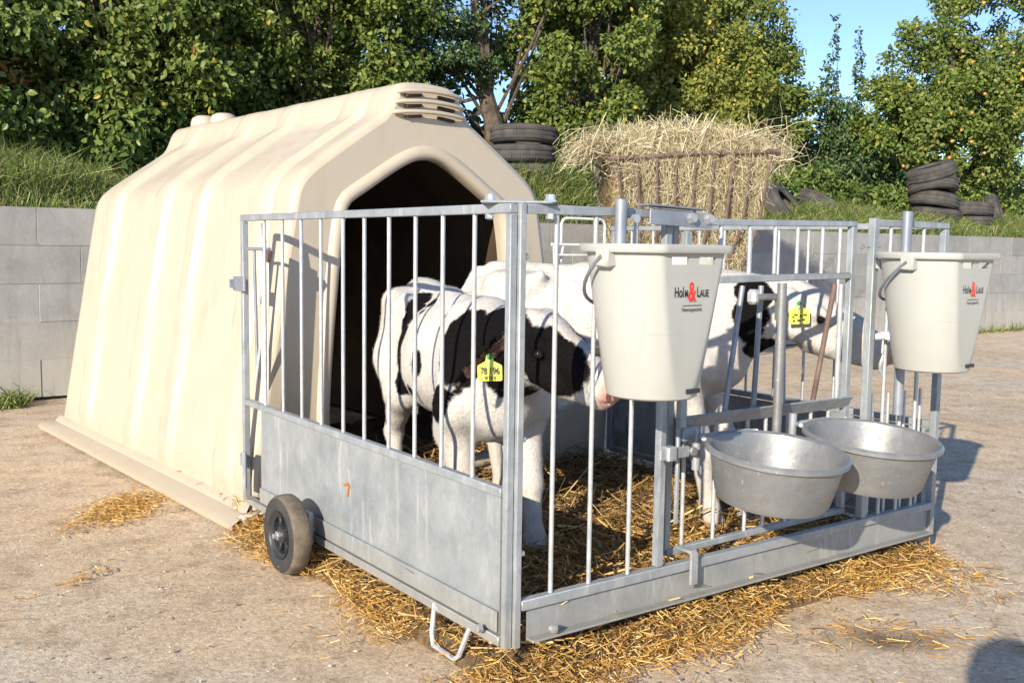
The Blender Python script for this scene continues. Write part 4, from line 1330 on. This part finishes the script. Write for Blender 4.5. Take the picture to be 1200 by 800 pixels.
    HV = np.stack([c0 - hw, c0 + hw, c0 + hdv * hL[:, None] + hw * .3, c0 + hdv * hL[:, None] - hw * .3], 1).reshape(-1, 3)
    ho = npmesh('coat_hair', HV, np.arange(len(HV)).reshape(-1, 4), M['coat'], root); ho['kind'] = 'stuff'
    hc = np.repeat(pnt[k] * rng.uniform(.93, 1.08, (len(k), 1)), 4, 0)
    ha = ho.data.color_attributes.new('coat', 'FLOAT_COLOR', 'POINT')
    ha.data.foreach_set('color', np.concatenate([hc, np.ones((len(hc), 1))], 1).astype(np.float32).ravel())
    for t in (-1, 1):
        c = Q(.118, t * .0655, -.043)
        b = MB(); b.lathe([(0, .0145), (.006, .0132), (.011, .0095), (.0140, .003), (.0145, -.004), (.010, -.012), (0, -.0145)], c, tuple(hs * t), 18, False)
        b.build('eye', M['eye'], root, 'all')
    # ear tag hangs from the ear
    c, e, eb, en = tg
    dn_ = unit(-up * 1.0 + en * .05); nn_ = unit(en * .25 + np.array([-.7, -.65, 0])); nn_ = unit(nn_ - dn_ * (nn_ @ dn_)); sd = np.cross(dn_, nn_)
    b = MB(); sh_ = [(-.009, 0), (.009, 0), (.011, .016), (.031, .026), (.033, .030), (.033, .066), (.030, .069), (-.030, .069), (-.033, .066), (-.033, .030), (-.031, .026), (-.011, .016)]
    tc_ = c + nn_ * tagoff - dn_ * .006
    fr_ = [tc_ + sd * x + dn_ * y + nn_ * (.001 + .004 * math.sin(y * 40)) for x, y in sh_]; bk_ = [p - nn_ * .0022 for p in fr_]; ns = len(sh_)
    b.add(fr_ + bk_, [tuple(range(ns)), tuple(range(ns, 2 * ns))[::-1]] + [(i, ns + i, ns + (i + 1) % ns, (i + 1) % ns) for i in range(ns)])
    tgo = b.build('ear_tag', M['tag'], root)
    MB().lathe([(0, .006), (.006, .005), (.0085, 0), (0, 0)], tc_ + dn_ * .004 + nn_ * .002, tuple(nn_), 14, False).build('pin', M['greenp'], tgo, True)
    return root, tc_, sd, dn_, nn_, tgo

LEGS = [(1, 'h', .0, 0), (-1, 'h', .05, 0), (1, 'f', .06, 0), (-1, 'f', -.01, 0)]
ca = make_calf('calf with a black patched face and black ears, drinking next to the corner post', (.60, 1.44), (-.19, -.98), .895,
    (.400, .430, .790), (.385, .085, .690),
    [('w', (.49, 1.19, .80), (.032, .05, .030)), ('w', (.455, 1.175, .765), (.032, .05, .040)), ('w', (.425, 1.165, .72), (.032, .05, .045)), ('w', (.395, 1.15, .665), (.030, .05, .055)),
     ('w', (.385, 1.15, .60), (.030, .045, .060)), ('w', (.395, 1.155, .53), (.026, .045, .055)), ('w', (.47, 1.09, .775), (.025, .035, .035)), ('w', (.435, 1.08, .73), (.025, .035, .045)), ('w', (.347, .976, .613), (.03, .035, .045)), ('w', (.37, 1.08, .50), (.03, .03, .03)),
     ('b', (.74, -.14, .70), (.11, .12, .13)), ('b', (.70, -.14, .52), (.05, .1, .06)), ('b', (.86, -.02, .70), (.12, .16, .14)), ('h', (.01, -.10, -.06), (.075, .10, .09)), ('h', (.01, .10, -.06), (.075, .10, .09)),
     ('h', (.145, -.06, -.052), (.125, .075, .078)), ('h', (.145, .07, -.052), (.125, .075, .078)), ('w', (.20, .45, .70), (.13, .10, .08)), ('w', (.56, .5, .74), (.12, .10, .10))],
    [((.10, 0, .02), (.14, .022, .06))], (.56, .50, .68), (.150, .46, .625), [(1, 'h', .0, 0), (-1, 'h', .06, 0), (1, 'f', .12, 0), (-1, 'f', .04, 0)], -1, 1.0, 1.05, .13, hscale=1.08)
def tagtext(r, top, bot):
    root, tc_, sd, dn_, nn_, tgo = r
    text_mesh('tag_number', top, .026, M['ink'], tc_ + dn_ * .050 + nn_ * .0080, -sd, -dn_, tgo, .72, .0003)
    text_mesh('tag_letters', bot, .014, M['ink'], tc_ + dn_ * .065 + nn_ * .0075, -sd, -dn_, tgo, .95, .0006)
tagtext(ca, '78 196', 'V D I')
cb = make_calf('mostly white calf with one black neck patch, reaching for the bucket farther right', (.80, 1.32), (.54, -.84), .955,
    (1.425, .390, .870), (1.610, .060, .705),
    [('w', (1.285, .43, .845), (.050, .08, .060)), ('w', (1.275, .43, .765), (.048, .09, .085)), ('w', (1.345, .45, .665), (.075, .07, .045)), ('w', (1.18, .42, .80), (.03, .05, .04)), ('b', (.50, .1, .9), (.05, .05, .05))],
    [], (1.55, .50, .79), (1.335, .285, .800), [(1, 'h', .0, 0), (-1, 'h', .05, 0), (1, 'f', .14, 0), (-1, 'f', .08, 0)], -1, .95, 1.20, tagoff=.035)
_, tc_, sd, dn_, nn_, tgo = cb
for i_, (x_, y_, w_) in enumerate(((-.018, .040, .010), (-.004, .043, .008), (.012, .039, .011), (.020, .046, .006), (-.014, .055, .008), (.002, .057, .012), (.018, .058, .007))):
    q_ = tc_ + sd * x_ + dn_ * y_ + nn_ * .0058
    MB().box(tuple(q_), (w_, .005, .0012), Matrix((Vector(sd), Vector(dn_), Vector(nn_))).transposed()).build('print_mark', M['ink'], tgo)
# ------------------------------------------------------------------ straw bedding
def inside(X, Y, m=0): return (X > 0 - m) & (X < W + m) & (Y > 0 - m) & (Y < D + m)
def pdist(X, Y):
    dx = np.maximum(np.maximum(0 - X, X - W), 0); dy = np.maximum(np.maximum(0 - Y, Y - (D + 1.6)), 0)
    return np.hypot(dx, dy)
def straw_h(X, Y):
    dd = pdist(X, Y)
    reach = .05 + .02 * vnoise(X, Y, 5, 31)
    reach = reach * np.where(X > W, .25, 1) * np.where((X < 0) & (Y > 1.45), .55, 1)
    reach = np.where((X < .02) & (Y < .5), .012, reach)
    body = np.where((X < .05) & (Y < .4), .028, .045) + .014 * vnoise(X, Y, 7, 32) + .006 * vnoise(X, Y, 30, 33)
    return body * np.clip(1 - dd / np.maximum(reach, .03), 0, 1) ** .6 - .006 - np.clip(dd / np.maximum(reach, .03) - .8, 0, 1) * .05
grid_s = grid_mesh('straw_bed', np.arange(-.42, W + .15, .02), np.arange(-.40, D + 1.5, .02), lambda X, Y: np.where(pdist(X, Y) > .0, straw_h(X, Y), straw_h(X, Y)), M['strawold'])
grid_s.data.materials.clear()
M['mulch'] = simple('straw_mulch', (.19, .12, .055), .95, 0, .5, 40, .9, .01); grid_s.data.materials.append(M['mulch'])
tag(grid_s, 'trodden brown straw layer on the floor of the pen', 'bedding', kind='stuff')
def strew(n, fn, lmin, lmax, w0, tilt=.22, zj=.02):
    X, Y = fn(n); k = len(X)
    a = rng.uniform(0, 2 * math.pi, k)
    Dn = np.stack([np.cos(a), np.sin(a), rng.normal(0, tilt, k)], 1)
    L = rng.uniform(lmin, lmax, k)
    Z = np.maximum(straw_h(X, Y), 0) + rng.uniform(0.002, zj, k) + np.abs(Dn[:, 2]) * L * .35
    return strands(np.stack([X, Y, Z], 1), Dn, L, w0 * rng.uniform(.5, 1.3, k))
def join(ps):
    Vs, Fs, k = [], [], 0
    for a, b in ps: Vs.append(a); Fs.append(b + k); k += len(a)
    return np.concatenate(Vs), np.concatenate(Fs)
def f_in(n):
    return rng.uniform(.02, W - .02, n), rng.uniform(.02, D + .6, n)
def f_out(n):
    X = rng.uniform(-.5, W + .25, n * 3); Y = rng.uniform(-.5, D + .35, n * 3)
    dd = pdist(X, Y); dd = dd + np.where((X < -.01) & (Y > .08) & (Y < .34), .16, 0); reach = (.105 + .05 * vnoise(X, Y, 5, 31)) * np.where(Y < 0, 1.3, 1) * np.where(X > W, .3, 1)
    k = (dd > 0) & (rng.uniform(size=len(X)) < np.exp(-(dd / np.maximum(reach, .03)) ** 2.2))
    k &= ~((X < -.02) & (Y > 1.50))
    return X[k][:n], Y[k][:n]
V, F = join([strew(24000, f_in, .03, .12, .0035), strew(3500, f_in, .10, .2, .0045, .3, .04)])
tag(npmesh('bedding_straw', V, F, M['strawold']), 'loose trodden straw stalks covering the pen floor under the calves', 'straw', kind='stuff')
def f_patch(n):
    cs = [(.35, .75, .16), (.75, .55, .20), (1.05, .35, .22), (.50, .30, .12), (1.35, .55, .2), (.65, .95, .14)]
    k = rng.integers(len(cs), size=n); c = np.array(cs)[k]
    X = c[:, 0] + rng.normal(size=n) * c[:, 2] * .6; Y = c[:, 1] + rng.normal(size=n) * c[:, 2] * .6
    m_ = (X > .03) & (X < W - .03) & (Y > .03) & (Y < D)
    return X[m_], Y[m_]
V, F = join([strew(70000, f_out, .008, .036, .0021, .4, .028), strew(2600, f_out, .05, .11, .003, .3, .03), strew(9000, f_patch, .03, .10, .0035, .25, .03)])
tag(npmesh('loose_straw', V, F, M['straw']), 'fresh golden straw spilling out from under the pen panels onto the yard', 'straw', kind='stuff')
def blob(cx, cy, rx, ry, rot):
    def g_(n):
        a = rng.normal(size=n) * rx * .5; b = rng.normal(size=n) * ry * .5
        return cx + a * math.cos(rot) - b * math.sin(rot), cy + a * math.sin(rot) + b * math.cos(rot)
    return g_
def yard(n):
    X = rng.uniform(-1.8, 4.5, n); Y = rng.uniform(-1.4, 3.2, n)
    k = rng.uniform(size=n) < np.exp(-pdist(X, Y) / .30) * (.2 + .8 * np.clip(vnoise(X, Y, 3, 40), 0, 1)) + .02
    k &= ~((X > -.1) & (X < 1.6) & (Y > 1.5)); return X[k], Y[k]
V, F = join([strew(2600, blob(-.30, 2.02, .26, .13, .9), .006, .035, .0022, .1, .006), strew(9000, yard, .008, .035, .0018, .05, .004), strew(260, blob(1.0, -.30, .35, .15, -.6), .01, .06, .0025, .08, .006),
             strew(420, yard, .04, .11, .0025, .05, .005), strew(35, blob(-.62, 1.3, .12, .05, .6), .02, .06, .003, .1, .006)])
tag(npmesh('straw_litter', V, F, M['straw']), 'scattered bits of straw lying about on the yard surface', 'straw', kind='stuff')
# grit and pebbles on the yard
def grit(n):
    t = rng.uniform(0, 1, n) ** .8
    X = rng.uniform(-2.2, 6, n); Y = rng.uniform(-1.6, 4.6, n)
    k = ~((X > -.05) & (X < 1.75) & (Y > 0) & (Y < 4)); X, Y = X[k], Y[k]; n = len(X)
    s_ = rng.lognormal(-6.0, .42, n) * 1.0
    a = rng.uniform(0, 6.28, n)
    base = np.array([[1, 0, 0], [0, 1, 0], [-1, 0, 0], [0, -1, 0], [0, 0, .7]])
    c, s2 = np.cos(a), np.sin(a)
    V = base[None] * s_[:, None, None] * rng.uniform(.6, 1.3, (n, 5, 1))
    Vr = np.stack([V[..., 0] * c[:, None] - V[..., 1] * s2[:, None], V[..., 0] * s2[:, None] + V[..., 1] * c[:, None], V[..., 2]], -1)
    Vr += np.stack([X, Y, np.full(n, -.004)], 1)[:, None]
    F = np.array([[0, 1, 4], [1, 2, 4], [2, 3, 4], [3, 0, 4]])[None] + (np.arange(n) * 5)[:, None, None]
    return Vr.reshape(-1, 3), F.reshape(-1, 3)
M['grit'] = island('grit', [(0, (.16, .13, .10)), (.6, (.38, .33, .26)), (.9, (.5, .46, .4)), (1, (.75, .72, .66))], .9)
V, F = grit(34000)
tag(npmesh('grit', V, F, M['grit']), 'fine grit and small pale stones strewn over the yard', 'gravel', kind='stuff')

# ------------------------------------------------------------------ hay rack in front of the wall
RL = Vector((3.88, 4.10, 1.655)); RR = Vector((5.05, 3.50, 1.745))
rk = tag(empty('hay_rack', tuple((RL + RR) / 2 * Vector((1, 1, 0)) if False else ((RL[0] + RR[0]) / 2, (RL[1] + RR[1]) / 2 + .3, 0))), 'rusty V-shaped hay rack with slanting bars, standing in front of the wall', 'hay rack')
ex = (RR - RL).normalized(); ey = Vector((-ex[1], ex[0], 0)).normalized(); rw = (RR - RL).length
depth = .75
def RP(t, d_, z): 
    q = RL + ex * (t * rw) + ey * d_; return Vector((q[0], q[1], z if z is not None else q[2]))
b = MB().tube([RP(-.03, -.05, None), RP(.5, -.055, 1.71), RP(1.02, -.05, None)], .017, 8); b.build('rail', M['rackrust'], rk, True)
MB().tube([RP(0, depth, 1.68), RP(1, depth, 1.74)], .016, 8).build('rail', M['rackrust'], rk, True)
for t in (0, 1): MB().tube([RP(t, 0, None), RP(t, depth, 1.70)], .014, 8).build('rail', M['rackrust'], rk, True)
zb = .52
for i in range(9):
    t = .03 + i * .117; tb = .5 + (t - .5) * .70
    MB().tube([RP(t, -.05, 1.66 + .09 * t), RP(t + (tb - t) * .35, -.0, 1.2), RP(tb, depth * .42, zb)], .010 if i != 6 else .015, 8).build('bar', M['rackrust'], rk, True)
    MB().tube([RP(t, depth, 1.68), RP(tb, depth * .58, zb)], .012, 6).build('bar', M['rackrust'], rk, True)
MB().tube([RP(.28, depth * .42, zb), RP(.72, depth * .42, zb)], .018, 8).build('rail', M['rackrust'], rk, True)
for t in (.33, .67):
    for s_ in (-.25, .25): MB().tube([RP(t, depth * .5, zb), RP(t, depth * .5 + s_, 0)], .02, 8).build('leg', M['rackrust'], rk, True)
# hay: lumpy core with long stalks all over it
def hcore(n, shell=True):
    u = rng.uniform(0, 1, n); v = rng.uniform(0, 1, n) ** .85
    z = 1.79 - v * 1.07
    wd = .5 - (.5 - .33) * np.clip((1.70 - z) / 1.18, 0, 1)
    t = .5 + (u - .5) * 2 * wd * .95
    half = (.5 - .40 * np.clip((1.70 - z) / 1.18, 0, 1)) * depth
    return t, z, half
hb = MB(); nt_, nz_ = 26, 20
vs = []; 
for iz in range(nz_ + 1):
    z = .72 + (1.74 - .72) * iz / nz_
    sw = .5 - .17 * min(1, max(0, (1.70 - z) / 1.18)); hf = (.5 - .40 * min(1, max(0, (1.70 - z) / 1.18))) * depth
    if iz == nz_: sw *= .86; hf *= .7
    for k in range(nt_ * 2):
        a = 2 * math.pi * k / (nt_ * 2)
        cx_ = math.copysign(abs(math.cos(a)) ** .45, math.cos(a)); sy_ = math.copysign(abs(math.sin(a)) ** .45, math.sin(a))
        q = RP(.5 + cx_ * sw * .95, depth * .5 + sy_ * hf * .92, z)
        vs.append(q + Vector((random.gauss(0, .018), random.gauss(0, .018), random.gauss(0, .012))))
m2 = nt_ * 2
fs = [(i * m2 + k, i * m2 + (k + 1) % m2, (i + 1) * m2 + (k + 1) % m2, (i + 1) * m2 + k) for i in range(nz_) for k in range(m2)]
vs.append(RP(.5, depth * .5, 1.80)); fs += [(nz_ * m2 + k, nz_ * m2 + (k + 1) % m2, len(vs) - 1) for k in range(m2)]
hb.add(vs, fs)
M['haycore'] = simple('matted_hay', (.34, .24, .10), .95, 0, .45, 30, .9, .02)
hy = tag(empty('hay', tuple(rk.location)), 'heaped pale dry hay filling the rusty rack and hanging over its edges', 'hay')
o = hb.build('matted_core', M['haycore'], hy, 'all'); o['kind'] = 'stuff'
def hs_(n, fx=None):
    t, z, half = hcore(n)
    face = rng.uniform(size=n)
    dd = np.where(face < .62, depth * .5 - half + rng.uniform(-.045, .04, n), np.where(face < .8, depth * .5 + half, depth * .5 + rng.uniform(-1, 1, n) * half))
    top = face >= .8
    z = np.where(top, 1.66 + .17 * np.sin(np.clip(t, 0, 1) * math.pi) ** .8 + rng.uniform(-.05, .09, n) + .03 * np.sin(t * 9), z)
    C = np.array(RL)[None] + np.array(ex)[None] * (t * rw)[:, None] + np.array(ey)[None] * dd[:, None]; C[:, 2] = z
    dv = np.stack([rng.normal(0, .55, n), rng.normal(0, .3, n), rng.normal(-.6, .55, n)], 1)
    dv[top] = np.stack([rng.normal(0, .8, top.sum()), rng.normal(-.1, .6, top.sum()), rng.normal(.12, .28, top.sum())], 1)
    return strands(C, dv, rng.uniform(.07, .28, n), .0030 * rng.uniform(.5, 1.3, n), .3, 3)
def spray(n, c, sp, dv, ls, L0, L1):
    C = np.array(c) + rng.normal(size=(n, 3)) * np.array(sp)
    return strands(C, np.array(dv) + rng.normal(size=(n, 3)) * ls, rng.uniform(L0, L1, n), .0045 * rng.uniform(.6, 1.3, n), .55, 4)
def ends(c): return tuple(c)
pr_ = [hs_(34000)]
for tt in np.linspace(.02, .98, 14):
    pr_.append(spray(260, RP(tt, depth * .35, 1.69 + .18 * math.sin(tt * math.pi) ** .8 + .03 * math.sin(tt * 9)), (.09, .13, .035), (0, -.3, .25), .75, .10, .30))
pr_.append(spray(200, RP(-.03, .1, 1.78), (.10, .10, .04), (-.9, -.2, -.20), .35, .15, .45))
pr_.append(spray(130, RP(-.17, .05, 1.72), (.05, .06, .04), (-.7, -.1, -.55), .3, .15, .38))
pr_.append(spray(34, RP(.94, .1, 1.86), (.10, .10, .06), (.9, -.1, .25), .45, .2, .5))
pr_.append(spray(40, RP(1.04, .05, 1.72), (.06, .06, .08), (.5, -.1, -.4), .45, .15, .45))
pr_.append(spray(110, RP(.55, .1, 1.88), (.25, .1, .04), (.1, -.1, .9), .45, .15, .38))
V, F = join(pr_)
o = npmesh('hay_stalks', V, F, M['hay'], hy); o['kind'] = 'stuff'

# ------------------------------------------------------------------ white tubular hurdle behind the pen
hu_ = tag(empty('tube_hurdle', (3.1, 3.5, 0)), 'white tubular hurdle standing beyond the pen, left of the hay rack', 'hurdle')
y0 = 3.5
MB().tube([(2.93, y0, 1.0), (2.93, y0, 1.14), (2.945, y0, 1.165), (2.97, y0, 1.175), (3.27, y0, 1.175), (3.295, y0, 1.165), (3.31, y0, 1.14), (3.31, y0, 1.0)], .009, 8).build('arch', M['white_tube'], hu_, True)
MB().tube([(2.85, y0, 1.0), (3.62, y0, .995)], .010, 8).build('top_rail', M['white_tube'], hu_, True)
MB().tube([(2.87, y0, .93), (3.62, y0, .93)], .008, 8).build('lower_rail', M['white_tube'], hu_, True)
for x in (2.87, 3.60):
    MB().tube([(x, y0, 1.0), (x + .02, y0 - .05, .0)], .010, 8).build('leg', M['white_tube'], hu_, True)
    MB().tube([(x + .08, y0, 1.0), (x + .13, y0 + .3, .0)], .009, 8).build('leg', M['white_tube'], hu_, True)

# ------------------------------------------------------------------ the photographer, crouching behind the camera; only the shadow reaches the picture
def make_person():
    fw = np.array([math.sin(.627), math.cos(.627), 0]); rt = np.array([fw[1], -fw[0], 0]); up = np.array([0, 0, 1.])
    o = np.array([CAMP[0], CAMP[1], 0]) - fw * .10
    L = lambda a, b, z: o + fw * a + rt * b + up * z
    G = Field(o + np.array([-.9, -.95, -.02]), o + np.array([.75, .75, 1.25]), .012)
    A = [fw, rt, up]
    G.ell(L(-.14, 0, 1.02), A, (.098, .076, .120), .03); G.cap(L(-.15, 0, .95), L(-.18, 0, .84), .055, .06, .03)
    G.ell(L(-.045, 0, 1.01), A, (.018, .014, .022), .015)
    for t in (-1, 1): G.ell(L(-.145, t * .078, 1.015), A, (.02, .012, .03), .01)
    G.ell(L(-.24, 0, .72), A, (.12, .18, .17), .06); G.ell(L(-.33, 0, .50), A, (.13, .17, .16), .07)
    for t in (-1, 1):
        G.cap(L(-.20, t * .15, .80), L(-.20, t * .20, .76), .065, .06, .05)
        G.cap(L(-.20, t * .20, .77), L(-.10, t * .26, .60), .052, .042, .03)
        G.cap(L(-.10, t * .26, .60), L(-.055, t * .10, .90), .042, .030, .025)
        G.ell(L(-.05, t * .085, .925), A, (.022, .022, .040), .015)
        for k in range(4): G.cap(L(-.045, t * (.075 + .004 * k), .90 + k * .018), L(-.035, t * (.045 + .004 * k), .915 + k * .017), .0095, .008, .006)
        G.cap(L(-.05, t * .085, .90), L(-.045, t * .06, .885), .010, .009, .006)
    G.cap(L(-.33, .10, .47), L(.02, .17, .50), .095, .068, .05); G.cap(L(.02, .17, .50), L(-.03, .17, .10), .065, .042, .03); G.cap(L(-.05, .17, .05), L(.14, .18, .035), .045, .035, .03)
    G.cap(L(-.33, -.10, .45), L(-.10, -.15, .12), .095, .068, .05); G.cap(L(-.10, -.15, .10), L(-.48, -.14, .08), .062, .045, .03); G.cap(L(-.50, -.14, .10), L(-.56, -.14, .03), .04, .035, .03)
    V, Q_ = surface_nets(G.F, G.lo, G.h)
    root = tag(empty('person', (float(o[0]), float(o[1]), 0)), 'crouching person in dark clothes holding a camera to the eye', 'person')
    b = npmesh('body', V, Q_, M['cloth'], root, True)
    b.data.materials.append(M['skin']); ce = np.array([V[q].mean(0) for q in Q_]); b.data.polygons.foreach_set('material_index', (ce[:, 2] > .87).astype(np.int32))
    hb_ = MB(); hb_.lathe([(0, .125), (.05, .118), (.088, .085), (.104, .03), (.10, -.02), (.0, -.02)], tuple(L(-.152, 0, 1.03)), (0, 0, 1), 24, False); hb_.build('hair', M['rackrust'], root, 'all')
    k_ = MB(); Rm = Matrix((Vector(fw), Vector(rt), Vector(up))).transposed(); k_.box(tuple(L(-.035, 0, .955)), (.035, .12, .075), Rm, .006); k_.build('camera_body', M['blackp'], root)
make_person()
